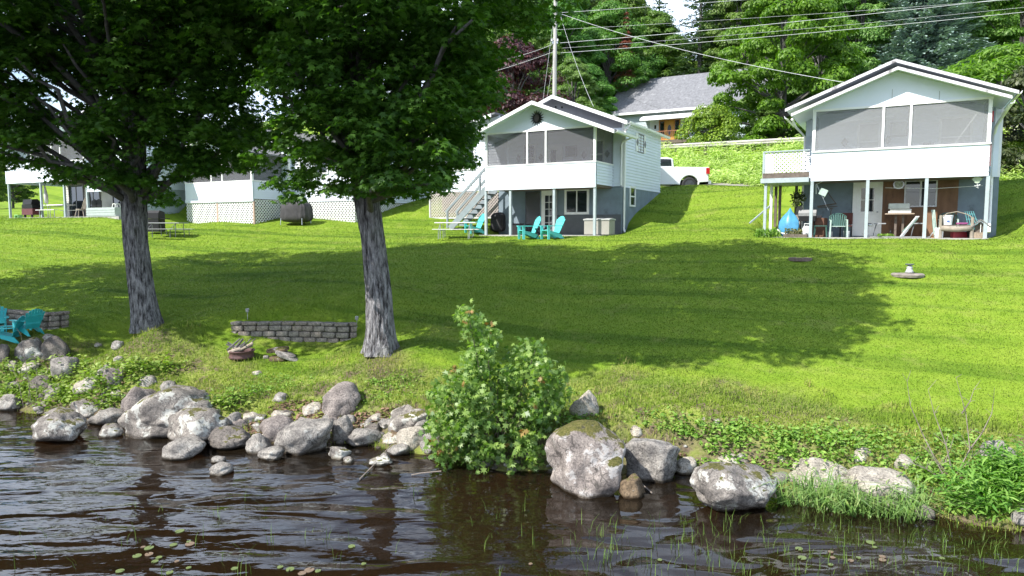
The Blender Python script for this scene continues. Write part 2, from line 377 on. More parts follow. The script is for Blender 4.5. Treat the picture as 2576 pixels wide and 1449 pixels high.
# ---- water ----
wm = bpy.data.materials.new('lake_water'); wm.use_nodes = True; n = wm.node_tree.nodes; l = wm.node_tree.links; n.clear()
out = n.new("ShaderNodeOutputMaterial"); mixs = n.new("ShaderNodeMixShader"); tr = n.new("ShaderNodeBsdfTransparent"); gl = n.new("ShaderNodeBsdfGlossy")
dm = n.new("ShaderNodeBsdfDiffuse"); m2 = n.new("ShaderNodeMixShader")
tr.inputs[0].default_value = (.50, .36, .20, 1); gl.inputs['Roughness'].default_value = .015; gl.inputs[0].default_value = (.95, .97, 1, 1)
dm.inputs[0].default_value = (.020, .014, .008, 1); m2.inputs[0].default_value = .42
fr = n.new("ShaderNodeFresnel"); fr.inputs[0].default_value = 1.36
pos = coords(n, l, world=True)
def wv(scale, rz, sc_, det=3, rg=.5, dist=0):
    m_ = n.new("ShaderNodeMapping"); m_.inputs['Scale'].default_value = sc_; m_.inputs['Rotation'].default_value = (0, 0, rz); l.new(pos, m_.inputs['Vector'])
    t = n.new("ShaderNodeTexNoise"); t.inputs['Scale'].default_value = scale; t.inputs['Detail'].default_value = det; t.inputs['Roughness'].default_value = rg
    t.inputs['Distortion'].default_value = dist; l.new(m_.outputs[0], t.inputs['Vector']); return t.outputs['Fac']
h1 = wv(1.15, R(16), (.60, 1.6, 1), 0.6, .35, .9); h2 = wv(5.5, R(-8), (.6, 1.4, 1), 2, .45, .3)
# rougher patch on the left, calmer on the right
s = n.new("ShaderNodeSeparateXYZ"); l.new(pos, s.inputs[0])
k = n.new("ShaderNodeMapRange"); k.inputs['From Min'].default_value = -4; k.inputs['From Max'].default_value = 3; k.inputs['To Min'].default_value = .15; k.inputs['To Max'].default_value = .02; l.new(s.outputs[0], k.inputs['Value'])
h = math_(n, l, 'ADD', h1, math_(n, l, 'MULTIPLY', h2, k.outputs[0]))
b = n.new("ShaderNodeBump"); b.inputs['Strength'].default_value = .42; b.inputs['Distance'].default_value = .15; l.new(h, b.inputs['Height'])
for q in (gl, fr): l.new(b.outputs[0], q.inputs['Normal'])
l.new(tr.outputs[0], m2.inputs[1]); l.new(dm.outputs[0], m2.inputs[2])
l.new(fr.outputs[0], mixs.inputs[0]); l.new(m2.outputs[0], mixs.inputs[1]); l.new(gl.outputs[0], mixs.inputs[2]); l.new(mixs.outputs[0], out.inputs[0])
mb = MB(); mb.add([(-300, -60, 0), (300, -60, 0), (300, 40, 0), (-300, 40, 0)], [(0, 1, 2, 3)])
# water only where the lake is: reaches just under the bank
xw = np.linspace(-80, 80, 161); sy = np.interp(xw, SHORE[:, 0], SHORE[:, 1]) + 1.0
mb = MB()
for a, bq in zip(xw, sy): mb.v += [(float(a), -60.0, 0.0), (float(a), float(bq), 0.0)]
for i in range(160): mb.f.append((2 * i, 2 * i + 2, 2 * i + 3, 2 * i + 1))
tag(mb.build('water', wm), kind='structure')
# ================= cottages =================
white = M('white_paint', (.70, .76, .84), .55, .03, 1.5, .05, dirt=((.60, .60, .57), .66))
trimw = M('white_trim', (.80, .81, .80), .5, .04, 5, .08, dirt=((.45, .44, .42), .70))
peel = M('peeling_trim', (.66, .66, .66), .7, .08, 9, .3, dirt=((.20, .19, .19), .56))
greyw = M('slate_paint', (.175, .225, .265), .8, .14, 2.0, .35, dirt=((.10, .12, .135), .62))
greyp = M('dark_grey_panel', (.10, .11, .12), .75, .12, 3, .2)
postp = M('blue_grey_paint', (.34, .40, .42), .6, .1, 5, .15, dirt=((.5, .5, .48), .66))
conc = M('concrete', (.36, .35, .32), .9, .18, 4, .3)
shing = M('grey_shingles', (.17, .175, .185), .95, .35, 22, .6, stretch=(1, 1, 1))
darkw = M('weathered_wood', (.13, .105, .085), .9, .25, 8, .3, stretch=(1, 1, 1))
brownply = M('brown_plywood', (.19, .105, .058), .85, .25, 2.5, .2, stretch=(1, 1, .4), dirt=((.10, .06, .04), .58))
pinkwood = M('bare_cedar', (.42, .31, .25), .85, .15, 8, .2)
glass = M('window_glass', (.018, .024, .030), .04, .1, 2, 0, spec=.9)
curtain = M('pale_curtain', (.55, .55, .53), .9, .1, 6, .2)
dark_in = M('dark_interior', (.03, .032, .035), .9, .1, 2, 0)
greyd = M('grey_diamond', (.22, .22, .235), .7, .08, 4, .05)
black = M('black_metal', (.010, .010, .011), .55, .1, 6, .1, spec=.25)
metal = M('galvanised', (.45, .46, .47), .35, .1, 6, .1, metal=.7)
def screen_mat(name, a, c):
    m = bpy.data.materials.new(name); m.use_nodes = True; n = m.node_tree.nodes; l = m.node_tree.links; n.clear()
    o = n.new("ShaderNodeOutputMaterial"); mi = n.new("ShaderNodeMixShader"); t = n.new("ShaderNodeBsdfTransparent"); d = n.new("ShaderNodeBsdfDiffuse")
    v = coords(n, l); f = noise(n, l, v, 1.3, 3); r = ramp(n, l, f, [(.35, a - .02), (.65, a + .03)])
    l.new(r, mi.inputs[0]); d.inputs[0].default_value = (*c, 1)
    l.new(t.outputs[0], mi.inputs[1]); l.new(d.outputs[0], mi.inputs[2]); l.new(mi.outputs[0], o.inputs[0]); return m
scr = screen_mat('insect_screen', .36, (.17, .17, .185)); scr2 = screen_mat('dusty_screen', .36, (.36, .37, .385))

def plc(x, y, z, face='f'):
    m = Matrix.Translation((x, y, z))
    if face == 'r': m = m @ Matrix.Rotation(R(90), 4, 'Z')
    if face == 'l': m = m @ Matrix.Rotation(R(-90), 4, 'Z')
    return m
def window(par, M4, w, h, vsplit=1, hsplit=1, fr=.09, name='window', mat=None, pane=None, grid=.03, sill=True):
    mat = mat or trimw; mb = MB(); d = .05
    mb.box(-fr, 0, -d, 0, -fr, h + fr).box(w, w + fr, -d, 0, -fr, h + fr).box(0, w, -d, 0, h, h + fr).box(0, w, -d, 0, -fr, 0)
    for k in range(1, vsplit): mb.box(w * k / vsplit - grid, w * k / vsplit + grid, -d * .7, 0, 0, h)
    for k in range(1, hsplit): mb.box(0, w, -d * .6, 0, h * k / hsplit - grid, h * k / hsplit + grid)
    f = mb.xf(M4).build(name, mat, par)
    MB().box(.002, w - .002, -.016, -.004, .002, h - .002).xf(M4).build('pane', pane or glass, f)
    return f
def door(par, M4, w, h, panes=(2, 5), g=(.18, .2), name='door', mat=None, mull=.022, gfrac=(0, 1)):
    mat = mat or trimw
    mb = MB().box(-.09, 0, -.06, 0, 0, h + .09).box(w, w + .09, -.06, 0, 0, h + .09).box(0, w, -.06, 0, h, h + .09)
    x0, x1 = w * g[0], w * (1 - g[0]); z0 = h * (g[1] + gfrac[0] * (1 - g[1])); z1 = h - .16
    mb.box(0, x0, -.035, 0, 0, h).box(x1, w, -.035, 0, 0, h).box(x0, x1, -.035, 0, 0, z0).box(x0, x1, -.035, 0, z1, h)
    for k in range(1, panes[0]): mb.box(x0 + (x1 - x0) * k / panes[0] - mull / 2, x0 + (x1 - x0) * k / panes[0] + mull / 2, -.03, 0, z0, z1)
    for k in range(1, panes[1]): mb.box(x0, x1, -.028, 0, z0 + (z1 - z0) * k / panes[1] - mull / 2, z0 + (z1 - z0) * k / panes[1] + mull / 2)
    o = mb.xf(M4).build(name, mat, par)
    MB().box(x0, x1, -.014, -.004, z0, z1).xf(M4).build('pane', glass, o)
    MB().lathe([(.0, 0), (.03, .01), (.035, .03), (.02, .05), (0, .055)], n=10).xf(M4 @ Matrix.Translation((w * .92, -.04, h * .46)) @ Matrix.Rotation(R(90), 4, 'X')).build('door_knob', metal, o)
    return o
def diamond(par, M4, s=.2, name='diamond_ornament', mat=None):
    return MB().prism([(-s * .7, 0), (0, -s), (s * .7, 0), (0, s)], 'y', -.03, 0).xf(M4).build(name, mat or greyd, par)
def roof(par, xc, zp, xl, xr, y0, y1, sl, sr, name, t=.09, fascia=trimw, fh=.17, under=white):
    zl = zp - sl * (xc - xl); zr = zp - sr * (xr - xc)
    mb = MB().prism([(xl, zl), (xc, zp), (xr, zr), (xr, zr + t), (xc, zp + t), (xl, zl + t)], 'y', y0, y1)
    r = mb.build(name, shing, par)
    mb = MB()
    mb.prism([(xl, zl - fh + .05), (xc, zp - fh + .05), (xc, zp + t * .7), (xl, zl + t * .7)], 'y', y0 - .04, y0 - .002)
    mb.prism([(xc, zp - fh + .05), (xr, zr - fh + .05), (xr, zr + t * .7), (xc, zp + t * .7)], 'y', y0 - .041, y0 - .002)
    mb.build('rake_board', fascia, r)
    mb = MB().prism([(xl + .02, zl - .012), (xc, zp - .012), (xr - .02, zr - .012), (xr - .02, zr - .003), (xc, zp - .003), (xl + .02, zl - .003)], 'y', y0 + .003, y1 - .01)
    mb.build('soffit', under, r)
    return r
def gutter(par, x, z, y0, y1, sgn=1, name='gutter', m=None):
    mb = MB(); a = [(0, 0), (.11 * sgn, .02), (.13 * sgn, .11), (.115 * sgn, .11), (.1 * sgn, .03), (0, .012)]
    mb.prism([(x + p, z + q) for p, q in a], 'y', y0, y1); return mb.build(name, m or trimw, par)

def cottage(P, z0, label, o):
    FH = o.get('fh', .17)
    c = thing('cottage', label, 'cottage', (P[0], P[1], z0), -TH)
    W = 5.6; D1 = 2.1; S = .39; xc = -2.85; zp = 5.93; XL, XR = o.get('xl', -6.4), o.get('xr', .5); MX0, MX1 = -6.05, .5; D2 = 7.7
    side_boards = o.get('boards', True)
    # roofs
    r1 = roof(c, xc, zp, XL, XR, -.56, D1 + .02, S, S, 'porch_roof', fascia=o.get('fascia', trimw), t=.05, fh=FH)
    mp_, my = o.get('mpk', 6.55), o.get('my', 1.75); mxc = -2.95
    r2 = roof(c, mxc, mp_, o.get('mxl', mxc - 3.75), mxc + 3.75, my, D2 + .35, .395, .395, 'main_roof', fascia=o.get('fascia', trimw), t=.06, fh=FH)
    zu = lambda x: mp_ - .395 * abs(x - mxc) - .02
    # main body walls above porch roof
    MB().prism([(MX0, 4.4), (MX1, 4.4), (MX1, zu(MX1)), (mxc, zu(mxc)), (MX0, zu(MX0))], 'y', D1 + .02, D1 + .1).build('gable_wall', o.get('gmat', greyw), c)
    if o.get('vents'):
        v = MB()
        for k, (xx, zz) in enumerate(((-3.28, 6.02), (-2.95, 6.10), (-2.62, 6.06))): v.prism([(xx + .045 * math.cos(a * .7854), zz + .05 * math.sin(a * .7854)) for a in range(8)], 'y', D1 - .0, D1 + .018)
        v.build('vent_holes', black, c)
    # porch back wall
    MB().siding_x(MX0, MX1, D1, 2.24, 4.9).build('house_wall', white, c)
    # right side wall with clapboards, left side wall
    MB().siding_y(D1, D2, MX1, 2.2, 2.2, zu(MX1), zu(MX1)).box(MX1 - .1, MX1, D1 + .03, D2, 2.2, zu(MX1)).build('side_wall', white, c)
    MB().siding_y(D1, D2, MX0, 2.2, 2.2, zu(MX0), zu(MX0), face=-1).box(MX0, MX0 + .1, D1 + .03, D2, 2.2, zu(MX0)).build('side_wall', white, c)
    MB().box(MX0, MX1, D2 - .1, D2, 0, zu(MX1)).build('rear_wall', white, c)
    # basement
    bz = o.get('bz', -.4)
    MB().box(MX0, MX1 + .01, 2.0, 2.14, bz, 2.2).build('basement_wall', o.get('bmat', greyw), c)
    MB().box(MX1 - .12, MX1 + .012, 2.145, D2 + .01, bz, 2.19).build('basement_wall', greyw, c)
    MB().box(MX0 - .012, MX0 + .12, 2.145, D2 + .01, bz, 2.19).build('basement_wall', greyw, c)
    # corner boards
    MB().box(MX1 - .08, MX1 + .035, D1 - .04, D1 + .06, 2.2, zu(MX1) - .02).build('corner_board', trimw, c)
    # porch floor
    MB().box(-W + .02, -.02, .03, D1 - .01, 2.14, 2.28).build('porch_floor', darkw, c)
    # porch half wall
    if side_boards:
        MB().siding_x(-W, 0, -.0, 2.12, 3.19, .155, .014).box(-W, 0, .001, .06, 2.12, 3.19).build('porch_wall', white, c)
    else:
        MB().box(-W, 0, -.03, .05, 2.30, 3.19).box(-W - .01, .012, -.045, .05, 2.10, 2.295).build('porch_wall', white, c)
    MB().siding_y(.05, D1, 0, 2.24, 2.24, 3.19, 3.19, .13).box(-.06, -.001, .06, D1, 2.24, 3.19).build('porch_wall', white, c)
    MB().box(-W, .03, -.055, .08, 3.19, 3.25).box(-.05, .04, .08, D1, 3.19, 3.25).build('sill_board', trimw, c)
    # gable face
    zr = lambda x: zp - S * abs(x - xc) - .02
    MB().prism([(-W, 4.76), (0, 4.76), (0, zr(0)), (xc, zr(xc)), (-W, zr(-W))], 'y', -.025, .03).build('gable', white, c)
    # upper posts and screens
    ups = [-W + .06] + o.get('mids', [-3.3, -2.4]) + [-.05]
    for k, x in enumerate(ups):
        w = .055 if k in (0, len(ups) - 1) else .04
        MB().box(x - w, x + w, -.045, .06, 3.25, 4.76).build('screen_post', trimw, c)
    for a, b in zip(ups[:-1], ups[1:]): MB().box(a + .05, b - .05, -.004, .0, 3.26, 4.75).build('screen', o.get('scr', scr), c)
    MB().box(-.01, -.006, .08, D1 - .05, 3.26, 4.72).build('screen', o.get('scr', scr), c)
    MB().box(-W + .02, -W + .024, .08, D1 - .05, 3.26, 4.72).build('screen', o.get('scr', scr), c)
    MB().box(-.05, .02, D1 - .06, D1 - .03, 2.24, 4.85).build('screen_post', postp, c)
    # plate beams
    MB().box(-W + .0, .03, -.04, .05, 4.70, 4.775).box(-.04, .03, .05, D1, 4.72, 4.86).build('plate_beam', trimw, c)
    # lower posts
    for x in o.get('posts', [-5.55, -3.65, -1.8, -.06]):
        MB().box(x - .055, x + .055, .0, .11, o.get('pz', -.05), 2.12).build('post', postp, c)
    return c

# ---------- middle cottage ----------
zC = 4.04
C_ = cottage(P_C, zC, 'white cottage with a black sun ornament on its gable and outside stairs', dict(boards=False, mpk=6.56, my=1.72, vents=True, posts=[-5.62, -4.28, -2.02, -.05], xl=-6.42, xr=1.05, mids=[-3.36, -2.42], gmat=M('grey_gable', (.30, .30, .33), .8, .08, 3, .1)))
mb = MB(); k = 16; rim = []
for i in range(k * 2): a = math.pi * i / k; r = .37 if i % 2 == 0 else .19; rim.append((-2.86 + r * math.cos(a + (.06 if i % 2 == 0 else 0)), 5.28 + r * math.sin(a + (.06 if i % 2 == 0 else 0))))
mb.prism(rim, 'y', -.045, -.03)
sunor = mb.build('sun_ornament', black, C_)
MB().prism([(-2.86 + .12 * math.cos(a * .5236), 5.28 + .17 * math.sin(a * .5236)) for a in range(12)], 'y', -.09, -.046).build('sun_face', M('dark_bronze', (.05, .04, .035), .5), sunor)
# basement front: door, slider, window
window(C_, plc(-2.28, 1.99, 1.08), 1.05, 1.0, 2, 1, .11, mat=trimw)
d_ = door(C_, plc(-3.52, 1.99, .06), .62, 2.0, (2, 5), (.14, .1))
MB().box(-3.02, -2.78, 1.90, 1.99, .03, 2.1).build('door_jamb', M('grey_jamb', (.42, .44, .45), .6), C_)
mb = MB().box(-4.55, -4.50, 1.93, 1.99, .05, 2.1).box(-3.68, -3.63, 1.93, 1.99, .05, 2.1)
g_ = mb.build('sliding_screen', greyw, C_); MB().box(-4.5, -3.68, 1.955, 1.975, .05, 2.1).build('screen_mesh', scr, g_); MB().box(-4.5, -3.68, 1.98, 1.989, .05, 2.1).build('pane', glass, g_)
MB().box(-5.9, .3, -.15, 1.99, -.25, 0.0).build('patio', conc, C_)
MB().box(-2.78, .45, 1.97, 1.998, .05, .95).build('wall_panel', greyp, C_)
# house wall on the porch: window, door, shutters, pictures
for x in (-4.62, -1.05): window(C_, plc(x, D1 if False else 2.08, 3.15), .55, 1.2, 1, 2, .07)
window(C_, plc(-2.35, 2.08, 3.75), .5, .42, 1, 1, .05, mat=greyd)
for x in (-4.95, -3.72, -1.45, -.28): diamond(C_, plc(x, 2.07, 3.75), .19)
door(C_, plc(-3.4, 2.07, 2.28), .75, 1.95, (1, 1), (.3, .6))
# side wall: window with a folded shutter, basement window, service meter
wv_ = window(C_, plc(.502, 4.05, 4.02, 'r'), .75, .80, 2, 1, .05, mat=greyd, pane=curtain)
sh = MB().box(-.36, -.02, -.06, -.03, 0, .84).xf(plc(.502, 4.0, 4.0, 'r')).build('shutter', trimw, C_); diamond(sh, plc(.56, 3.8, 4.42, 'r'), .17)
sh = MB().box(.02, .3, -.05, -.03, 0, .84).xf(plc(.502, 4.82, 4.0, 'r')).build('shutter', trimw, C_); diamond(sh, plc(.55, 4.98, 4.42, 'r'), .17)
window(C_, plc(.515, 3.0, 1.42, 'r'), .62, .80, 1, 2, .08)
gutter(C_, .80, 5.0, 1.75, 8.05, 1); gutter(C_, 1.04, 4.32, -.5, 2.1, 1)
mb = MB().tube([(.86, 1.95, 5.0), (.72, 1.9, 4.82), (.60, 2.02, 4.72), (.60, 2.02, .3), (.72, 1.8, .12)], .045, 8); mb.build('downspout', trimw, C_)
MB().tube([(1.0, 1.9, 4.4), (.52, 1.98, 4.25), (.44, 1.99, 4.1), (.44, 1.99, 2.3)], .04, 8).build('downspout', trimw, C_)
MB().box(.44, .62, 2.16, 2.22, -.2, 2.18).build('corner_board', greyw, C_)
# annex on the left with a lattice skirt
AXm = MB().siding_x(-10.35, -6.06, 2.12, 2.24, 4.93, .14).prism([(-10.35, 2.24), (-6.06, 2.24), (-6.06, 5.95), (-10.35, 5.03)], 'y', 2.121, 2.2).box(-10.35, -10.27, 2.2, 6.5, 2.24, 5.0).build('annex_wall', white, C_)
mb = MB().prism([(-10.9, 4.93), (-6.1, 5.98), (-6.1, 6.06), (-10.9, 5.01)], 'y', 1.72, 6.9); ar = mb.build('annex_roof', shing, C_)
MB().prism([(-10.9, 4.82), (-6.3, 5.83), (-6.3, 6.0), (-10.9, 4.99)], 'y', 1.66, 1.715).build('fascia', trimw, ar)
for x0, w in ((-9.95, 1.0), (-8.72, 1.15)): window(C_, plc(x0, 2.10, 3.38), w, 1.4, 2, 1, .08)
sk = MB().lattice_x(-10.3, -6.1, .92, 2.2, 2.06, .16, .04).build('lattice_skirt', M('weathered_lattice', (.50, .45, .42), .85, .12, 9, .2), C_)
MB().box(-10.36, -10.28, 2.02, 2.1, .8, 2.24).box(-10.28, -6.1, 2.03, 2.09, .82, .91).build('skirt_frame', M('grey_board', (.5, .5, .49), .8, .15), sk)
MB().box(-10.2, -6.2, 3.0, 3.1, .5, 2.2).build('foundation', M('brown_wood_wall', (.10, .075, .06), .9), C_)  # brown wood wall seen through the lattice
# stairs
st = bpy.data.objects.new('stairs', None); link(st); st.parent = C_
stm = M('stair_grey_paint', (.22, .26, .28), .7, .1, 5, .1)
for y in (.35, 1.25):
    MB().bar((-5.78, y, 2.22), (-7.9, y, .30), .05, .30).build('stringer', stm, st)
    mb = MB().bar((-5.75, y, 3.25), (-8.15, y, 1.12), .06, .11).bar((-8.05, y, 1.15), (-8.05, y, .32), .08, .08, up=(0, 1, 0)).bar((-6.15, y, 2.86), (-6.15, y, 1.95), .08, .08, up=(0, 1, 0))
    mb.build('railing', stm, st)
for k in range(8):
    x = -5.95 - k * .26; z = 1.98 - k * .236
    MB().box(x - .15, x + .13, .38, 1.22, z - .03, z + .012).build('tread', greyp, st)
# ---------- right cottage ----------
zR = 4.0
R_ = cottage(P_R, zR, 'white cottage on the right with a cluttered patio under its screened porch', dict(boards=True, mpk=6.46, my=.75, fh=.115, fascia=peel, scr=scr2, mids=[-3.24, -2.38], xl=-6.3, xr=.48, posts=[-5.55, -3.66, -1.80, .0], bmat=greyw, gmat=greyp))
MB().box(-3.2, -.72, 1.97, 1.998, .0, 2.15).build('plywood_panel', brownply, R_)
d_ = door(R_, plc(-4.15, 1.99, .05), .86, 2.02, (1, 2), (.24, .47), name='door', mat=trimw)
window(R_, plc(-2.42, 1.965, 1.20), .98, .92, 2, 1, .05, mat=M('aluminium_frame', (.6, .61, .62), .4), )
MB().box(-7.35, .1, -.15, 1.99, -.25, 0.0).build('patio', conc, R_)
for x, w, h in ((-4.1, .66, 1.35), (-1.35, .9, 1.35)): window(R_, plc(x, 2.08, 3.05), w, h, 1, 2, .08, pane=curtain)
window(R_, plc(-3.0, 2.08, 3.9), .5, .45, 1, 1, .05, mat=greyd, pane=curtain)
for x in (-4.62, -3.1): diamond(R_, plc(x, 2.06, 3.75), .19)
MB().tube([(-4.9, .9, 4.42), (-2.9, 1.0, 4.52)], .06, 8).build('rolled_blind', white, R_)
gutter(R_, .45, 4.42, -.5, 2.0, 1); gutter(R_, .78, 4.92, .8, 8, 1); gutter(R_, -6.42, 4.44, -.5, 2.0, -1)
MB().tube([(.5, -.3, 4.45), (.42, .0, 4.3), (.30, 1.5, 4.0), (.28, 1.98, 3.7), (.28, 1.98, 1.9), (.22, 1.2, .2)], .05, 8).build('downspout', trimw, R_)
MB().bar((.36, 1.93, 4.7), (.36, 1.93, 2.2), .16, .06, up=(0, 1, 0)).build('corner_board', white, R_)
MB().tube([(-6.3, -.3, 4.45), (-6.2, .1, 4.2), (-6.08, 2.0, 4.05), (-6.1, 2.0, .3)], .045, 8).build('downspout', trimw, R_)
MB().box(.0, .05, -.02, .06, 2.45, 3.2).build('end_board', M('reddish_board', (.16, .10, .10), .8), R_)
MB().box(.02, .06, .05, .3, 3.95, 4.3).build('sign_plate', M('red_plate', (.35, .02, .03), .6), R_)
for x_ in (-3.0, -1.55): MB().box(x_ - .008, x_ + .008, -.031, -.024, 4.8, 5.3 if x_ < -2 else 5.1).build('seam', M('seam_grey', (.3, .31, .31), .9), R_)
MB().bar((-1.0, .15, 3.3), (-.15, .05, 4.7), .018, .018).build('string', trimw, R_)
# side deck with lattice rail
dk = bpy.data.objects.new('side_deck', None); link(dk); dk.parent = R_
MB().lattice_x(-7.28, -5.68, 2.5, 3.28, .03, .15, .05).build('lattice_panel', trimw, dk)
MB().box(-7.34, -5.66, -.02, .1, 3.285, 3.33).box(-7.36, -7.28, .0, .08, 2.3, 3.3).build('rail', postp, dk)
MB().box(-7.34, -5.66, -.03, .02, 2.28, 2.48).build('rim_joist', darkw, dk)
MB().box(-7.4, -5.66, -.12, 2.6, 2.10, 2.275).build('deck_floor', postp, dk)
for k in range(9): MB().bar((-7.32, .2 + k * .28, 2.28), (-7.32, .2 + k * .28, 3.28), .03, .03, up=(0, 1, 0)).build('baluster', trimw, dk)
for x, y, zb, m_ in ((-7.22, .02, .2, postp), (-7.2, 1.3, .45, trimw), (-6.95, 1.9, .5, darkw), (-6.4, 2.5, .7, darkw), (-7.2, 2.5, .8, darkw)):
    MB().box(x - .05, x + .05, y - .05, y + .05, zb - .4, 2.1).build('deck_post', m_, dk)
MB().bar((-7.2, 1.3, 1.3), (-7.9, .6, .55), .05, .05).build('brace', postp, dk)
# ---------- lattice-skirted cottage behind the maples ----------
zL = 3.72
L_ = cottage(P_L, zL, 'white cottage with a tall white lattice skirt between the two maples', dict(boards=False, mpk=6.56, my=1.9, posts=[], bz=.4, mids=[-3.3, -2.4], scr=scr))
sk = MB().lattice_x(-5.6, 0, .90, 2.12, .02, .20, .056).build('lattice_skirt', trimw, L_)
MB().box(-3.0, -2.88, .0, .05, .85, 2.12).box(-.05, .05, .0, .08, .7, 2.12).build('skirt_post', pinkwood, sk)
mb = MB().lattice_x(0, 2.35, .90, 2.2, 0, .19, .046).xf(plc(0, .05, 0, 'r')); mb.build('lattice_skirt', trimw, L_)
# projecting room on the right
MB().box(.5, 5.1, 2.35, 2.42, 2.12, 5.2).siding_x(.5, 1.1, 2.35, 2.12, 5.2).box(5.02, 5.1, 2.42, 9.2, 2.12, 5.2).build('annex_wall', white, L_)
MB().siding_y(2.42, 9.2, 5.1, 2.12, 2.12, 5.2, 5.2).build('annex_side_wall', white, L_)
MB().box(1.05, 1.17, 2.30, 2.37, 2.12, 5.2).build('corner_board', trimw, L_)
window(L_, plc(2.3, 2.33, 3.7), .9, 1.2, 2, 1, .08); window(L_, plc(3.7, 2.33, 3.7), .6, 1.2, 1, 2, .08)
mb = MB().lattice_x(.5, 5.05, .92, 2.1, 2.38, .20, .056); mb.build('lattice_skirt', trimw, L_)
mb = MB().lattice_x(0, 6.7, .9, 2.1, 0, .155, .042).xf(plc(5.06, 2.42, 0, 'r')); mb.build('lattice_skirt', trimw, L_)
MB().prism([(.3, 5.15), (5.5, 5.15), (5.5, 5.24), (.3, 6.1)], 'y', 1.9, 9.5).build('annex_roof', shing, L_)
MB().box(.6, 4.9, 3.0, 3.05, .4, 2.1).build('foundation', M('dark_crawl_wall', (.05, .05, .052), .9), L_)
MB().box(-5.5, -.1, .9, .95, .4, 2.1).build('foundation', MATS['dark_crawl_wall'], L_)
# ---------- far left cottage ----------
zF = 5.03
F_ = cottage(P_F, zF, 'white cottage half hidden behind the leftmost maple, open patio below', dict(boards=False, mpk=6.56, my=1.9, posts=[-8.45, -4.8, -2.3, 0.0], mids=[-3.3, -2.4], bmat=white, bz=-.2))
MB().box(-8.6, -5.55, -.03, .05, 2.12, 3.3).box(-8.6, -8.52, .05, 5, 2.12, 5.0).box(-8.6, -5.55, 1.0, 1.06, 3.3, 5.0).build('annex_wall', white, F_)
MB().prism([(-.4, 4.95), (5, 5.7), (5, 5.8), (-.4, 5.05)], 'x', -8.9, -6.0).build('annex_roof', shing, F_)
window(F_, plc(-7.9, .98, 3.5), 1.6, 1.0, 3, 1, .07)
MB().box(.06, 3.2, .3, .36, 2.2, 5.0).siding_y(.36, 8.5, 3.2, 1.6, 1.6, 5.0, 5.0).box(3.1, 3.19, .36, 8.5, 1.6, 5.0).build('annex_side_wall', white, F_)
MB().box(3.08, 3.215, 1.2, 8.5, -.3, 1.59).build('basement_wall', M('pale_blue_block', (.33, .39, .43), .85, .1, 3, .3), F_)
MB().box(-.2, 3.6, -.2, 9, 5.02, 5.12).build('annex_roof', shing, F_)
MB().siding_x(-5.8, 3.1, 1.98, .0, 2.15, .15).build('house_wall', M('cream_siding', (.55, .55, .50), .7, .05, 4, .1), F_)
for x, w in ((-5.2, 1.5), (-3.3, 1.3), (-.6, 1.4)): window(F_, plc(x, 1.93, .1), w, 1.9, 2, 1, .05, mat=greyd)
MB().box(3.215, 3.36, 6.1, 6.5, 2.75, 3.1).build('vent_box', M('grey_box', (.45, .45, .44), .6), F_)
MB().box(-8.6, 3.1, -.1, 1.99, -.2, 0.0).build('patio', conc, F_)
MB().box(.1, 3.1, .0, .06, 1.4, 2.2).build('beam', white, F_)
# ================= foliage =================
def leaf_mat(name, c1, c2, trans=.35, tcol=None, rough=.5, clump=(.6, .35), spec=.35, orand=.3):
    m, n, l, p, o = nt(name)
    g = n.new("ShaderNodeNewGeometry"); oi = n.new("ShaderNodeObjectInfo")
    v = coords(n, l); f = noise(n, l, v, clump[0], 3)
    k = math_(n, l, 'ADD', math_(n, l, 'MULTIPLY', g.outputs['Random Per Island'], .55), math_(n, l, 'MULTIPLY', f, .55))
    c = ramp(n, l, k, [(.25, c1), (.85, c2)])
    h = n.new("ShaderNodeHueSaturation"); l.new(c, h.inputs['Color'])
    l.new(math_(n, l, 'ADD', math_(n, l, 'MULTIPLY', oi.outputs['Random'], .04 * (orand > 0)), .5 - .02 * (orand > 0)), h.inputs['Hue'])
    l.new(math_(n, l, 'ADD', math_(n, l, 'MULTIPLY', oi.outputs['Random'], orand), 1 - orand / 2), h.inputs['Value'])
    c = h.outputs[0]
    l.new(c, p.inputs['Base Color']); p.inputs['Roughness'].default_value = rough; p.inputs['Specular IOR Level'].default_value = spec
    t = n.new("ShaderNodeBsdfTranslucent"); ms = n.new("ShaderNodeMixShader"); ms.inputs[0].default_value = trans
    l.new(mixc(n, l, 1.0, c, tcol or (1.5, 1.9, .5), 'MULTIPLY'), t.inputs[0])
    l.new(p.outputs[0], ms.inputs[1]); l.new(t.outputs[0], ms.inputs[2]); l.new(ms.outputs[0], o.inputs[0]); return m
STAR = np.array([(0, 1), (.16, .45), (.72, .66), (.40, .14), (.78, -.22), (.14, -.28), (0, -.6), (-.14, -.28), (-.78, -.22), (-.40, .14), (-.72, .66), (-.16, .45)]) * .62
RHOMB = np.array([(0, .62), (.36, .05), (0, -.6), (-.36, .05)])
OVAL = np.array([(0, .62), (.3, .2), (.28, -.25), (0, -.6), (-.28, -.25), (-.3, .2)])
NEED = np.array([(0, .6), (.11, 0), (0, -.6), (-.11, 0)])
def unit(a): return a / np.maximum(np.linalg.norm(a, axis=1, keepdims=True), 1e-6)
def leaves(P, N, T, size, shape=STAR, droop=.22):
    """one real little polygon per leaf; P place, N face normal, T tip direction"""
    N = unit(N); T = unit(T - N * np.sum(T * N, 1, keepdims=True)); B = np.cross(T, N); k = len(shape)
    sx = shape[:, 0][None, :, None]; sy = shape[:, 1][None, :, None]; r2 = (shape ** 2).sum(1)[None, :, None]
    s = size[:, None, None]
    V = P[:, None] + (B[:, None] * sx + T[:, None] * sy - N[:, None] * r2 * droop * 2) * s
    return V.reshape(-1, 3), np.arange(len(P) * k).reshape(-1, k)
def rnd(n, rng): a = rng.normal(size=(n, 3)); return unit(a)
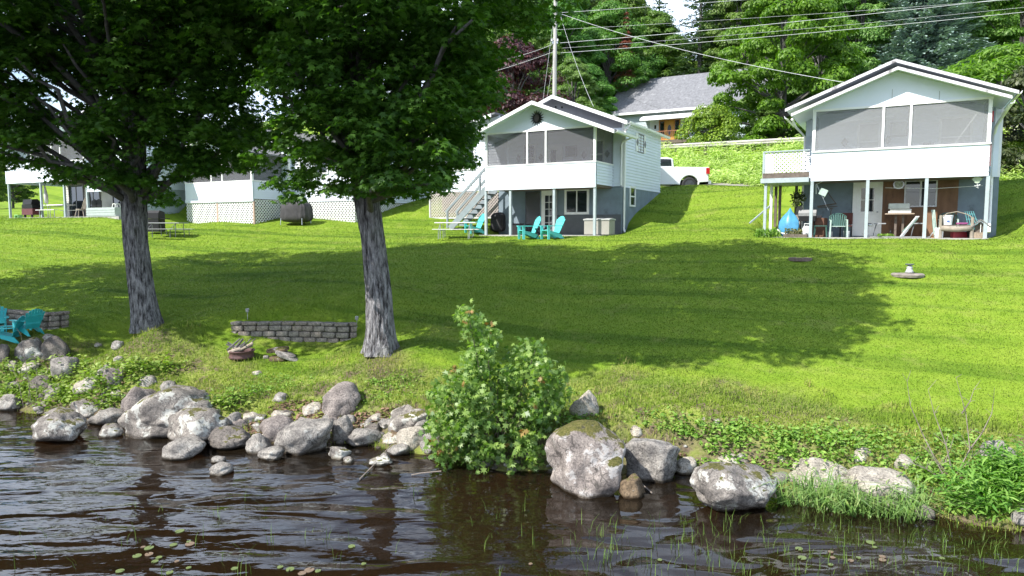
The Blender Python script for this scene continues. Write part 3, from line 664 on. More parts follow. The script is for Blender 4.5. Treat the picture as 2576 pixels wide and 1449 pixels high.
def cluster_leaves(C, rad, m, size, rng, center=None, flat=.45, up=.9, shape=STAR, sv=.3, hang=.5):
    """C cluster centres; m leaves each, spread in a drooping flattened tuft"""
    n = len(C) * m; ci = np.repeat(np.arange(len(C)), m); d = rnd(n, rng); rr = rng.random(n) ** .45 * rad[ci]
    off = d * rr[:, None]; off[:, 2] *= flat; off[:, 2] -= (off[:, 0] ** 2 + off[:, 1] ** 2) / np.maximum(rad[ci], .1) * .28
    P = C[ci] + off
    out = off.copy(); out[:, 2] = 0; out = unit(out)
    if center is not None: o2 = C[ci] - center; o2[:, 2] *= .2; out = unit(out + unit(o2) * .8)
    N = rnd(n, rng) * .62 + np.array([0, 0, up]) + out * .35
    T = out + np.array([0, 0, -hang]) + rnd(n, rng) * .5
    return leaves(P, N, T, size * (1 + (rng.random(n) - .5) * 2 * sv), shape)
def join(parts, k):
    V = np.concatenate([a for a, b in parts]); F_ = []; o = 0
    for a, b in parts: F_.append(b + o); o += len(a)
    return V, np.concatenate(F_)

bark, n, l, p, o_ = nt('maple_bark')
v = coords(n, l, (1, 1, .20)); v2 = coords(n, l, (1, 1, 1))
f1 = noise(n, l, v, 13, 7, .7); f2 = noise(n, l, v2, 1.2, 4); f3 = noise(n, l, v, 26, 4, .6)
c = ramp(n, l, f1, [(.38, (.035, .032, .032)), (.46, (.15, .145, .15)), (.60, (.38, .37, .375))])
c = mixc(n, l, ramp(n, l, f2, [(.55, 0.0), (.75, .5)]), c, (.13, .15, .10))
l.new(c, p.inputs['Base Color']); p.inputs['Roughness'].default_value = .95; p.inputs['Specular IOR Level'].default_value = .1
bump(n, l, math_(n, l, 'ADD', f1, math_(n, l, 'MULTIPLY', f3, .4)), .1 * 10, .10, p.inputs['Normal'])
branchm = M('branch_bark', (.13, .125, .12), .95, .3, 10, .4, spec=.1)
def trunk_mesh(name, path, rads, parent, base, seed=0, flare=1.35, nseg=72, dz=.05):
    """continuous bark surface with real vertical ridges"""
    path = np.array(path, float); zz = np.arange(path[0, 2], path[-1, 2], dz); cx = np.interp(zz, path[:, 2], path[:, 0]); cy = np.interp(zz, path[:, 2], path[:, 1]); rr = np.interp(zz, path[:, 2], rads)
    th = np.linspace(0, 2 * math.pi, nseg, endpoint=False); Z, T_ = np.meshgrid(zz, th, indexing='ij')
    h = Z - path[0, 2]; 
    fl = 1 + (flare - 1) * np.exp(-h / .38) * (1 + .45 * np.cos(T_ * 5 + seed) + .25 * np.cos(T_ * 3 + 1 + seed * 2)) 
    wob = T_ + .12 * np.sin(Z * 1.3 + seed) + vnoise(Z, T_ * 2, 1.1, 2) * .35
    rid = np.abs(np.sin(wob * 19 + vnoise(Z * .9, np.cos(T_) * 2 + seed, 1.5, 2) * 3)); rid = rid * (.55 + .9 * (vnoise(Z * .8 + seed, np.sin(T_) * 3, 2.2, 3) + .5))
    big = vnoise(np.cos(T_) * 1.3 + seed, Z * .45 + np.sin(T_), 1.2, 2)
    r = rr[:, None] * fl * (1 + .10 * big) + rid * .034 - .012
    V = np.stack([cx[:, None] + r * np.cos(T_), cy[:, None] + r * np.sin(T_), Z], 2).reshape(-1, 3) - np.array(base)
    a = (np.arange(len(zz) - 1)[:, None] * nseg + np.arange(nseg)[None]).ravel(); b = (np.arange(len(zz) - 1)[:, None] * nseg + (np.arange(nseg)[None] + 1) % nseg).ravel()
    return np_mesh(name, V, np.stack([a, b, b + nseg, a + nseg], 1), bark, parent, smooth=True)
def limbs(rng, path, targets, zlo, r0=.11, base=(0, 0, 0)):
    mb = MB(); path = np.array(path); b = np.array(base); kn = []
    for t in targets:
        z0 = np.clip(t[2] - 1.1 - .55 * np.hypot(t[0] - np.interp(t[2], path[:, 2], path[:, 0]), t[1] - np.interp(t[2], path[:, 2], path[:, 1])), zlo, path[-1, 2] - .4)
        s = np.array([np.interp(z0, path[:, 2], path[:, 0]), np.interp(z0, path[:, 2], path[:, 1]), z0])
        pts = []
        for q in np.linspace(0, 1, 7):
            p_ = s * (1 - q) + t * q; p_[2] = s[2] + (t[2] - s[2]) * q ** .8; p_ += rng.normal(size=3) * .10 * (q > 0) * (q < 1); pts.append(p_ - b)
        L = np.linalg.norm(t - s); rr = r0 * min(1, L / 3.2) * (1 - .82 * np.linspace(0, 1, 7)); mb.tube(pts, list(rr + .008), 6)
    return mb
mapleA = leaf_mat('maple_leaves', (.024, .070, .010), (.10, .21, .026), .36, orand=0)
def blob_clusters(blobs, D0, rng, dens, depth, gaps=()):
    out = []
    for x, y, r in blobs:
        m = int(dens * (r / 60.) ** 2.1) + 1
        a = rng.random(m) * 2 * math.pi; q = max(r - 17, 5) * np.sqrt(rng.random(m))
        px_, py_ = x + q * np.cos(a), y + q * np.sin(a) * .92
        dd = depth * min(1.0, .35 + r / 130.)
        for X, Y in zip(px_, py_):
            if any((X - g[0]) ** 2 + (Y - g[1]) ** 2 < g[2] ** 2 for g in gaps): continue
            out.append(at(X, Y, D0 + rng.uniform(-1, 1) * dd))
    return np.array(out)
def envelope(rng, cx, cy, prof, nC, inner=.35):
    z0, z1 = prof[0][0], prof[-1][0]; out = []
    while len(out) < nC:
        z = rng.uniform(z0, z1); r = np.interp(z, [a for a, b in prof], [b for a, b in prof])
        if rng.random() > (r / 6.6) ** 2: continue
        q = r * math.sqrt(rng.uniform(inner ** 2, 1)); a = rng.random() * 2 * math.pi; w = 1 + .07 * math.sin(3 * a + z * .9) + .05 * math.sin(5 * a - z * 1.7)
        out.append((cx + q * w * math.cos(a), cy + q * w * math.sin(a), z + rng.normal() * .2))
    return np.array(out)
def maple(name, label, path, rads, blobs, gaps, D0, prof, seed, dens=14, nup=540, depth=3.2, flare=1.42, up_shift=(0, 0)):
    rng = np.random.default_rng(seed); b = path[0]
    t = thing(name, label, 'tree', b)
    tp = list(path); trunk_mesh('trunk', tp, rads, t, b, seed, flare)
    low = blob_clusters(blobs, D0, rng, dens, depth, gaps) if blobs else np.zeros((0, 3))
    top = np.array([np.interp(12, [p_[2] for p_ in path], [p_[0] for p_ in path]) + up_shift[0], path[0][1] + up_shift[1]])
    upc = envelope(rng, top[0], top[1], prof, nup)
    parts = []; ctr = np.array([path[0][0], path[0][1], 9.0])
    if len(low): parts.append(cluster_leaves(low, rng.uniform(.32, .52, len(low)), 50, .15, rng, ctr, shape=STAR))
    cr_ = cluster_leaves(upc, rng.uniform(.7, 1.0, len(upc)), 74, .215, rng, ctr, shape=STAR)
    parts.append(cr_); V_, F2 = join(parts, 12)
    np_mesh('crown', V_ - np.array(b), F2, mapleA, t)
    tg = [upc[i] for i in rng.choice(len(upc), 30, replace=False)] + ([low[i] for i in rng.choice(len(low), min(len(low), 42), replace=False)] if len(low) else [])
    limbs(rng, path, tg, path[0][2] + 3.6, .095, b).build('branches', branchm, t, smooth=True)
    return t
PROF = [(8.6, 4.3), (10, 5.4), (12, 6.0), (14, 5.8), (16, 4.9), (18, 2.8), (18.8, .6)]
bR = hit(958, 884); bL = hit(372, 828)
print('tree bases', bR, bL)
bR[2] -= .06; bL[2] -= .06
def tp(xy, D): return [tuple(at(x, y, D)) for x, y in xy]
pR = [tuple(bR)] + tp([(953, 740), (938, 600), (921, 500), (905, 380), (880, 180), (862, 0)], bR[1]) + [tuple(at(850, 0, bR[1]) + np.array([-.15, 0, 3.2])), tuple(at(850, 0, bR[1]) + np.array([-.1, .1, 7.0]))]
pL = [tuple(bL)] + tp([(352, 700), (341, 600), (336, 480), (338, 350), (326, 180), (316, 0)], bL[1]) + [tuple(at(312, 0, bL[1]) + np.array([-.2, 0, 3.2])), tuple(at(312, 0, bL[1]) + np.array([-.2, .1, 7.0]))]
treeR = maple('maple_tree', 'big maple with a straight grey trunk to the right of the low stone wall', pR, [.315, .29, .27, .28, .26, .22, .18, .11, .05],
      [(950, 410, 70), (1075, 425, 72), (1135, 350, 60), (1020, 330, 110), (880, 330, 115), (775, 395, 65), (765, 452, 38), (835, 470, 22), (1000, 452, 42), (1105, 462, 30), (900, 200, 160), (1100, 220, 140), (750, 230, 115),
       (1195, 215, 75), (700, 100, 85), (850, 60, 160), (1050, 60, 165), (1240, 70, 105), (1330, 40, 62), (690, 345, 50), (1150, 260, 70), (935, 462, 40), (1045, 480, 20), (740, 490, 18), (1165, 395, 35), (900, 420, 60), (1170, 330, 40), (905, 478, 26), (960, 488, 18), (860, 462, 26), (700, 455, 20), (650, 400, 30)],
      [(1310, 120, 26), (700, 420, 14), (845, 425, 16), (800, 470, 12), (1240, 330, 30)], bR[1], PROF, 11, up_shift=(.4, -.6))
treeL = maple('maple_tree', 'broad maple on the left with a thick forking trunk beside the shore', pL, [.345, .315, .305, .315, .28, .23, .18, .12, .05],
      [(330, 110, 140), (140, 130, 90), (50, 260, 85), (50, 100, 80), (225, 300, 70), (340, 300, 100), (455, 200, 120), (560, 290, 100), (600, 150, 105), (470, 350, 85), (575, 370, 50), (200, 425, 40), (260, 435, 42), (150, 440, 30), (110, 405, 34),
       (310, 450, 36), (400, 478, 22), (424, 500, 15), (480, 395, 42), (540, 400, 42), (615, 395, 28), (430, 385, 48), (95, 335, 62), (15, 335, 55), (220, 30, 50), (300, 20, 90), (480, 40, 120), (620, 30, 100), (240, 180, 60), (510, 430, 20), (620, 320, 60), (90, 20, 60), (250, 365, 55), (30, 400, 30), (-70, 90, 110), (-90, 240, 100), (-70, 350, 60), (-190, 150, 110), (-180, 280, 70), (395, 500, 16), (495, 418, 26), (550, 416, 24), (610, 412, 26), (450, 436, 22), (345, 455, 24), (370, 440, 30), (300, 420, 30)],
      [(165, 30, 44), (215, 45, 20), (150, 215, 22), (172, 262, 22), (185, 235, 16), (330, 470, 10), (230, 400, 12), (95, 385, 12), (158, 395, 10)], bL[1], PROF, 23, dens=21, nup=620, up_shift=(-1.2, -1.1))
b3 = np.array([-19.5, 19.5, gz(-19.5, 19.5) - .05])
maple('maple_tree', 'dark leafy tree reaching in from beyond the left edge, its trunk out of view', [tuple(b3), (-19.6, 19.5, 6), (-19.7, 19.5, 11), (-19.6, 19.5, 17)], [.4, .33, .24, .05], [], [], 19.5, [(6, 3.5), (8, 5.2), (12, 6.2), (15, 5.5), (17.5, 2), (18, .5)], 31, nup=420)

# ---------- background trees: a few grown meshes, copied ----------
def grow_broad(seed, H=14., W=10., ncl=95, per=210, size=.25, mat=None, zb=.16, shape=RHOMB, flat=.62, rcl=(.8, 1.5)):
    rng = np.random.default_rng(seed); C = []; Rr = []
    while len(C) < ncl:
        u = rng.random(); z = H * (zb + (1 - zb) * u); r = W / 2 * math.sin(math.pi * min(1, (u * .88 + .12)) ** .85) ** .7
        q = r * math.sqrt(rng.uniform(.25, 1)); a = rng.random() * 2 * math.pi; k = rng.uniform(*rcl)
        C.append((q * math.cos(a), q * math.sin(a), z - k * .4)); Rr.append(k)
    C = np.array(C); Rr = np.array(Rr); n = ncl * per; ci = np.repeat(np.arange(ncl), per); d = rnd(n, rng); d[:, 2] = np.abs(d[:, 2]) * 1.0 - .25; d = unit(d)
    rr = Rr[ci] * (1 + .32 * noise3(C[ci] + d * 2, 1.4, 2)) * rng.uniform(.72, 1.05, n)
    P = C[ci] + d * rr[:, None] * np.array([1, 1, flat])
    N = d + np.array([0, 0, .5]) + rnd(n, rng) * .55; T = d * .6 + np.array([0, 0, -.7]) + rnd(n, rng) * .6
    V_, F2 = leaves(P, N, T, size * rng.uniform(.7, 1.35, n), shape, .1)
    t = bpy.data.objects.new('broadleaf_tree', None); link(t)
    np_mesh('crown', V_, F2, mat, t)
    mb = MB().tube([(0, 0, -.5), (.1, 0, H * .3), (-.1, .1, H * .6), (0, 0, H * .92)], [W * .028, W * .021, W * .012, .03], 9, jit=.05)
    for i in range(0, ncl, 4):
        c_ = C[i]; mb.tube([(0, 0, c_[2] * .55 + .4), (c_[0] * .5, c_[1] * .5, c_[2] * .85), tuple(c_)], [.10, .06, .02], 5)
    mb.build('trunk', branchm, t); return t
def grow_conifer(seed, H=18., W=7., mat=None, levels=34, zb=.08, size=.36, gapf=.0, dr=.28, per=46):
    rng = np.random.default_rng(seed); P = []; D_ = []
    mb = MB().tube([(0, 0, -.5), (0, 0, H * .5), (.05, 0, H)], [W * .035, W * .02, .02], 8)
    for k in range(levels):
        u = k / levels; z = H * (zb + (1 - zb) * u); L = W / 2 * (1 - u) ** .85 * rng.uniform(.82, 1.12) + .15; nb = int(7 + 6 * (1 - u))
        for j in range(nb):
            if rng.random() < gapf: continue
            a = 2 * math.pi * (j + rng.random() * .7) / nb; Lb = L * rng.uniform(.7, 1.1); dv = np.array([math.cos(a), math.sin(a), 0]); sd_ = np.array([-dv[1], dv[0], 0])
            m = max(8, int(per * Lb / (W / 2))); q = rng.random(m) ** .7
            wd = .30 * Lb * (1 - q) + .14
            pos_ = dv[None] * (q * Lb)[:, None] + sd_[None] * (rng.uniform(-1, 1, m) * wd)[:, None]
            pos_[:, 2] = z - dr * Lb * q ** 1.3 + .16 * Lb * q ** 3 - rng.random(m) * .16 * (1 + .3 * Lb)
            P.append(pos_); D_.append(np.tile(dv, (m, 1)) + sd_[None] * rng.uniform(-.8, .8, m)[:, None])
            if k % 3 == 0 and j % 2 == 0: mb.tube([(0, 0, z), tuple(dv * Lb * .8 + np.array([0, 0, z - dr * Lb * .7]))], [.05, .015], 4)
    P = np.concatenate(P); D_ = np.concatenate(D_); n = len(P)
    V_, F2 = leaves(P, rnd(n, rng) * .45 + np.array([0, 0, 1.]), D_ + rnd(n, rng) * .25 + np.array([0, 0, -.25]), size * rng.uniform(.7, 1.4, n), np.array([(0, .62), (.2, .05), (.06, -.6), (-.06, -.6), (-.2, .05)]), .12)
    t = bpy.data.objects.new('conifer_tree', None); link(t); np_mesh('crown', V_, F2, mat, t); mb.build('trunk', branchm, t); return t
gB1 = leaf_mat('bright_maple_leaves', (.075, .16, .008), (.22, .34, .022), .34, orand=.1)
gB2 = leaf_mat('mid_green_leaves', (.05, .125, .018), (.145, .25, .045), .32)
gB3 = leaf_mat('pale_birch_leaves', (.075, .15, .03), (.20, .29, .075), .32)
gCu = leaf_mat('copper_leaves', (.035, .015, .018), (.12, .05, .045), .2, (1.6, .6, .5))
gSp = leaf_mat('blue_spruce_needles', (.13, .20, .18), (.32, .43, .39), .08, rough=.7)
gPi = leaf_mat('pine_needles', (.035, .08, .03), (.11, .175, .075), .1, rough=.7)
gRd = leaf_mat('dead_needles', (.45, .22, .13), (.62, .36, .24), .1, (1.3, .8, .6), rough=.8)
gHe = leaf_mat('yew_leaves', (.075, .15, .010), (.22, .32, .025), .2, orand=0)
gDk = leaf_mat('dark_shrub_leaves', (.025, .045, .015), (.08, .10, .035), .2)
gSu = leaf_mat('sumac_leaves', (.06, .14, .015), (.17, .29, .035), .33)
T1 = grow_broad(1, 14, 10, 150, 380, .19, gB2, rcl=(.7, 1.4)); T2 = grow_broad(2, 15, 8.5, 140, 400, .17, gB3, rcl=(.6, 1.2)); T3 = grow_broad(3, 13, 10.5, 210, 360, .18, leaf_mat('green_maple_leaves', (.055, .13, .010), (.15, .27, .022), .34, orand=0), rcl=(.6, 1.15), zb=.04)
T4 = grow_broad(4, 16, 9, 150, 360, .19, gB2, rcl=(.7, 1.2), flat=.7)
K1 = grow_conifer(5, 19, 8, gPi, gapf=.25, size=.30, per=75); K2 = grow_conifer(6, 20, 11, gSp, levels=38, size=.36, per=170, dr=.22); K3 = grow_conifer(7, 13, 3.4, gRd, levels=26, size=.24)
used = set()
def put(src, x, D, s, label, group=None, nm=None, rz=None, sx=1.0, dz=-.2, mat=None):
    q = at(x, 300, D); z = gz(q[0], q[1]) + dz; rz = random.random() * 6.28 if rz is None else rz
    if id(src) in used: o = dup(src)
    else: o = src; used.add(id(src))
    o.location = (q[0], q[1], z); o.rotation_euler = (0, 0, rz); o.scale = (s * sx, s * sx, s); tag(o, label, 'tree', group); 
    if group is None and 'group' in o: del o['group']
    if nm: o.name = nm
    return o
put(T3, 1968, 57, 1.25, 'large bright green maple standing in front of the grey roofed house', rz=1.0, sx=.86)
Cu = grow_broad(8, 11, 9.5, 90, 230, .22, gCu, zb=.05); put(Cu, 1290, 55, .9, 'dark purple leaved tree behind the utility pole', nm='copper_tree')
put(K3, 1572, 76, 1.06, 'dead conifer with rust brown needles on the wooded hillside', nm='dead_conifer')
put(K2, 2315, 60, 1.15, 'big blue green spruce rising behind the right cottage roof', nm='blue_spruce')
put(K1, 1757, 78, 1.15, 'tall dark pine to the right of the bright gap of sky', nm='pine_tree')
K1b = put(K1, 1795, 84, 1.2, 'thin pine just left of the big maple top', nm='pine_tree')
put(K1, 1655, 92, .98, 'dark conifer at the left side of the sky gap', nm='pine_tree')
put(T2, 1440, 60, .62, 'small pale leafy tree right beside the utility pole')
put(T1, 1530, 82, .9, 'rounded green tree just left of the grey roofed house')
put(T2, 1590, 88, .9, 'pale green leafy tree just below the rust brown conifer')
put(T4, 1484, 63, .56, 'bushy green tree behind the middle cottage roof')
put(T1, 1640, 86, .95, 'mid green tree standing behind the ridge of the grey house', sx=1.1)
put(T2, 2160, 64, 1.0, 'mid green tree between the big maple and the blue spruce')
put(T4, 2060, 70, 1.25, 'tall tree whose top shows above the bright maple')
Su = grow_broad(9, 7, 6.5, 60, 170, .30, gSu, zb=.12, shape=np.array([(0, .7), (.15, .1), (0, -.6), (-.15, .1)])); put(Su, 2520, 44, .86, 'light green sumac with long leaflets at the right edge', nm='sumac_tree', sx=1.5)
put(Su, 2420, 48, .72, 'smaller light green sumac in front of the blue spruce', nm='sumac_tree')
put(T1, 2560, 62, 1.15, 'dark leafy tree behind the sumac at the right edge')
Dk = grow_broad(10, 5.5, 4.6, 50, 240, .16, gDk, zb=.03, rcl=(.5, .9)); q = at(2575, 300, 35.5)
o = put(Dk, 2590, 35.5, 1.0, 'dark brownish green shrub behind the right corner of the right cottage', nm='shrub'); o['category'] = 'shrub'
# clipped round hedge bush
He = grow_broad(12, 3.0, 4.4, 60, 420, .11, gHe, zb=.0, rcl=(.55, .8), flat=.9); o = put(T1, 1925, 57, .30, 'low leafy tree under the left side of the big bright maple')
put(T4, 2050, 57, .32, 'low leafy tree under the right side of the big bright maple')
put(He, 1786, 52, 1.2, 'rounded clipped evergreen bush in front of the grey house porch', nm='round_bush', dz=-.1, sx=.82); o['category'] = 'bush'
rng = np.random.default_rng(77); FOREST = []
srcs = [T1, T2, T4, T1, T2, K1]
for D in (80, 88, 98, 110):
    for x in np.arange(620, 2700, 118 * 78 / D):
        x = x + rng.uniform(-30, 30); s = rng.uniform(.9, 1.25)
        if abs(x - 1690) < 62 + 4200 / D: continue
        if x < 1180: continue
        k = srcs[int(rng.integers(len(srcs)))]
        zone = 'above the two maples' if x < 1300 else 'above the middle cottage' if x < 1660 else 'behind the big bright maple' if x < 2130 else 'behind the blue spruce' if x < 2420 else 'in the top right corner'
        row = {80: 'nearest row of', 88: 'second row of', 98: 'third row of', 110: 'farthest'}[D]; kd_ = 'dark conifer' if k is K1 else 'pale leafy tree' if k is T2 else 'leafy tree'
        put(k, x, D + rng.uniform(-3, 3), s, kd_ + ' in the ' + row + ' woods ' + zone, 'hillside woods ' + zone)
for x, D, s in ((1690, 100, .52), (1665, 88, .5), (1715, 88, .5)): put(T1, x, D, s, 'low leafy tree at the bottom of the sky gap', 'low trees under the sky gap')
for x, D, s, k in ((1400, 72, 1.0, T4), (1340, 70, .95, T2), (1240, 66, .9, T1), (1120, 66, .6, T2), (1000, 68, .5, T4), (860, 70, .45, T1), (740, 66, .4, T2), (600, 68, .4, T1), (460, 70, .35, T2), (20, 62, .4, T1), (-60, 58, .4, T4)):
    put(k, x, D, s, 'leafy tree glimpsed between the maple branches at the left' if x < 800 else 'leafy tree behind the crowns of the two maples' if x < 1300 else ('tall leafy tree just right of the dark purple one' if x > 1370 else 'tall leafy tree straight behind the dark purple one'), 'trees behind the maples')
# ================= shore rocks =================
import bmesh
def rock_mat(name, c1, c2, lich=.56, lc=(.50, .50, .46), moss=.9, wet=True, sc_=1.0, spot=.0):
    m, n, l, p, o = nt(name); v = coords(n, l); 
    f = noise(n, l, v, 2.2 * sc_, 6, .6); g = noise(n, l, v, 34, 5, .75); c = ramp(n, l, f, [(.35, tuple(q * w_ for q, w_ in zip(c1, (1.0, .95, .88)))), (.62, tuple(q * w_ for q, w_ in zip(c2, (1.3, 1.24, 1.14))))])
    c = mixc(n, l, .75, c, ramp(n, l, g, [(.34, (.22, .22, .23)), (.5, (1, 1, 1)), (.66, (1.6, 1.58, 1.55))]), 'MULTIPLY')
    a = noise(n, l, v, 2.7 * sc_, 9, .72); k = ramp(n, l, a, [(lich, 0.0), (lich + .035, 1.0)])
    c = mixc(n, l, math_(n, l, 'MULTIPLY', k, .85), c, mixc(n, l, g, lc, tuple(x * .72 for x in lc)))
    b = noise(n, l, v, 6.5 * sc_, 8, .75); k = ramp(n, l, b, [(.60, 0.0), (.635, 1.0)]); c = mixc(n, l, math_(n, l, 'MULTIPLY', k, .8), c, (.045, .042, .036))
    ge = n.new("ShaderNodeNewGeometry"); s = n.new("ShaderNodeSeparateXYZ"); l.new(ge.outputs['Normal'], s.inputs[0])
    up = ramp(n, l, math_(n, l, 'ADD', s.outputs[2], math_(n, l, 'MULTIPLY', math_(n, l, 'SUBTRACT', a, .5), 2.4)), [(moss, 0.0), (min(1, moss + .12), 1.0)])
    mossc = ramp(n, l, g, [(.35, (.035, .040, .010)), (.5, (.085, .085, .020)), (.68, (.16, .13, .06))])
    c = mixc(n, l, up, c, mossc)
    ps = n.new("ShaderNodeSeparateXYZ"); l.new(ge.outputs['Position'], ps.inputs[0])
    w = ramp(n, l, math_(n, l, 'ADD', ps.outputs[2], math_(n, l, 'MULTIPLY', f, .06)), [(.055, 1.0), (.10, 0.0)])
    c = mixc(n, l, w, c, (.25, .22, .18), 'MULTIPLY')
    l.new(c, p.inputs['Base Color']); p.inputs['Specular IOR Level'].default_value = .25
    l.new(ramp(n, l, w, [(0, .9), (1, .35)]), p.inputs['Roughness'])
    vo = n.new("ShaderNodeTexVoronoi"); vo.feature = 'DISTANCE_TO_EDGE'; vo.inputs['Scale'].default_value = 1.25; vd = n.new("ShaderNodeVectorMath"); vd.operation = 'ADD'; nz_ = n.new("ShaderNodeTexNoise"); nz_.inputs['Scale'].default_value = 2.5; l.new(v, nz_.inputs['Vector']); l.new(v, vd.inputs[0]); l.new(nz_.outputs['Color'], vd.inputs[1]); l.new(vd.outputs[0], vo.inputs['Vector'])
    ck = ramp(n, l, vo.outputs[0], [(.0, 1.0), (.016, 0.0)]); c = mixc(n, l, math_(n, l, 'MULTIPLY', ck, .7), c, (.03, .028, .026)); l.new(c, p.inputs['Base Color'])
    bump(n, l, math_(n, l, 'ADD', noise(n, l, v, 11, 8, .7), math_(n, l, 'MULTIPLY', g, .35)), .8, .035, p.inputs['Normal']); return m
RM = {'grey': rock_mat('grey_granite', (.13, .127, .13), (.24, .235, .23), .59, moss=1.25), 'purple': rock_mat('purple_grey_granite', (.130, .118, .120), (.215, .198, .197), .62, moss=1.3),
      'pale': rock_mat('pale_granite', (.22, .208, .19), (.34, .325, .295), .57, (.50, .49, .45), moss=1.35), 'lichen': rock_mat('lichen_granite', (.11, .104, .104), (.215, .205, .198), .52, (.56, .56, .51), moss=.93),
      'moss': rock_mat('mossy_granite', (.13, .118, .118), (.24, .222, .218), .53, (.52, .50, .48), moss=.62), 'dark': rock_mat('dark_stone', (.075, .07, .07), (.15, .14, .135), .66, moss=.95), 'brown': rock_mat('brown_stone', (.075, .055, .035), (.15, .115, .08), .62)}
_ico = {}
def ico(s):
    if s not in _ico:
        b = bmesh.new(); bmesh.ops.create_icosphere(b, subdivisions=s, radius=1); _ico[s] = (np.array([v.co[:] for v in b.verts]), np.array([[v.index for v in f.verts] for f in b.faces])); b.free()
    return _ico[s]
def rock_mesh(seed, w, d, h, sub, ang=.5, npl=13, rough=1.0):
    V0, F0 = ico(sub); rng = np.random.default_rng(seed); pl = rnd(npl, rng); off = rng.uniform(.46, .92, npl)
    dt = np.maximum(V0 @ pl.T, 1e-3) / off; k = 26; rs = (1 + (dt ** k).sum(1)) ** (-1 / k)
    a_ = min(1, ang * 1.25 + .15); r = (1 - a_) + a_ * rs; r = r * (1 + .55 * rough * noise3(V0, 1.1, 2, seed) + .26 * rough * noise3(V0, 2.9, 3, seed + 1) + .05 * noise3(V0, 9, 3, seed))
    V = V0 * r[:, None]; V[:, :2] *= (1 + .15 * np.clip(-V0[:, 2], 0, 1))[:, None]; V = V - (V.max(0) + V.min(0)) / 2; V = V / (V.max(0) - V.min(0)) * np.array([w, d, h]); return V, F0
GS = 'boulders and stones along the shore'
def rock(x0, y0, x1, y1, mt, label, ang=.5, tilt=0, deep=.8, nm='boulder', seed=None, sink=.42, sub=None, group=GS, zmin=0.0):
    xm = (x0 + x1) / 2; P = hit(xm, y1 - (y1 - y0) * .06, zmin); D = P[1]; s = D / FPX * .3975
    w = (x1 - x0) * s * 1.06; d = w * deep; hv = (y1 - y0) * s; h = max((hv - .20 * d) / .93, .42 * w) / (1 - .26)
    sub = sub or (5 if w > .9 else 4 if w > .35 else 3)
    seed = seed if seed is not None else int(x0 * 7 + y0 * 3)
    V_, F2 = rock_mesh(seed, w, d, h, sub, ang)
    if tilt: c, s_ = math.cos(R(tilt)), math.sin(R(tilt)); V_ = np.stack([V_[:, 0] * c - V_[:, 2] * s_, V_[:, 1], V_[:, 0] * s_ + V_[:, 2] * c], 1)
    o = np_mesh(nm, V_, F2, RM[mt], smooth=True)
    o.location = (P[0] * (1 + d * .40 / D), P[1] + d * .40, P[2] + h * (.5 - sink * .50)); o.rotation_euler = (0, 0, (seed % 7 - 3) * .08)
    return tag(o, label, nm, group)
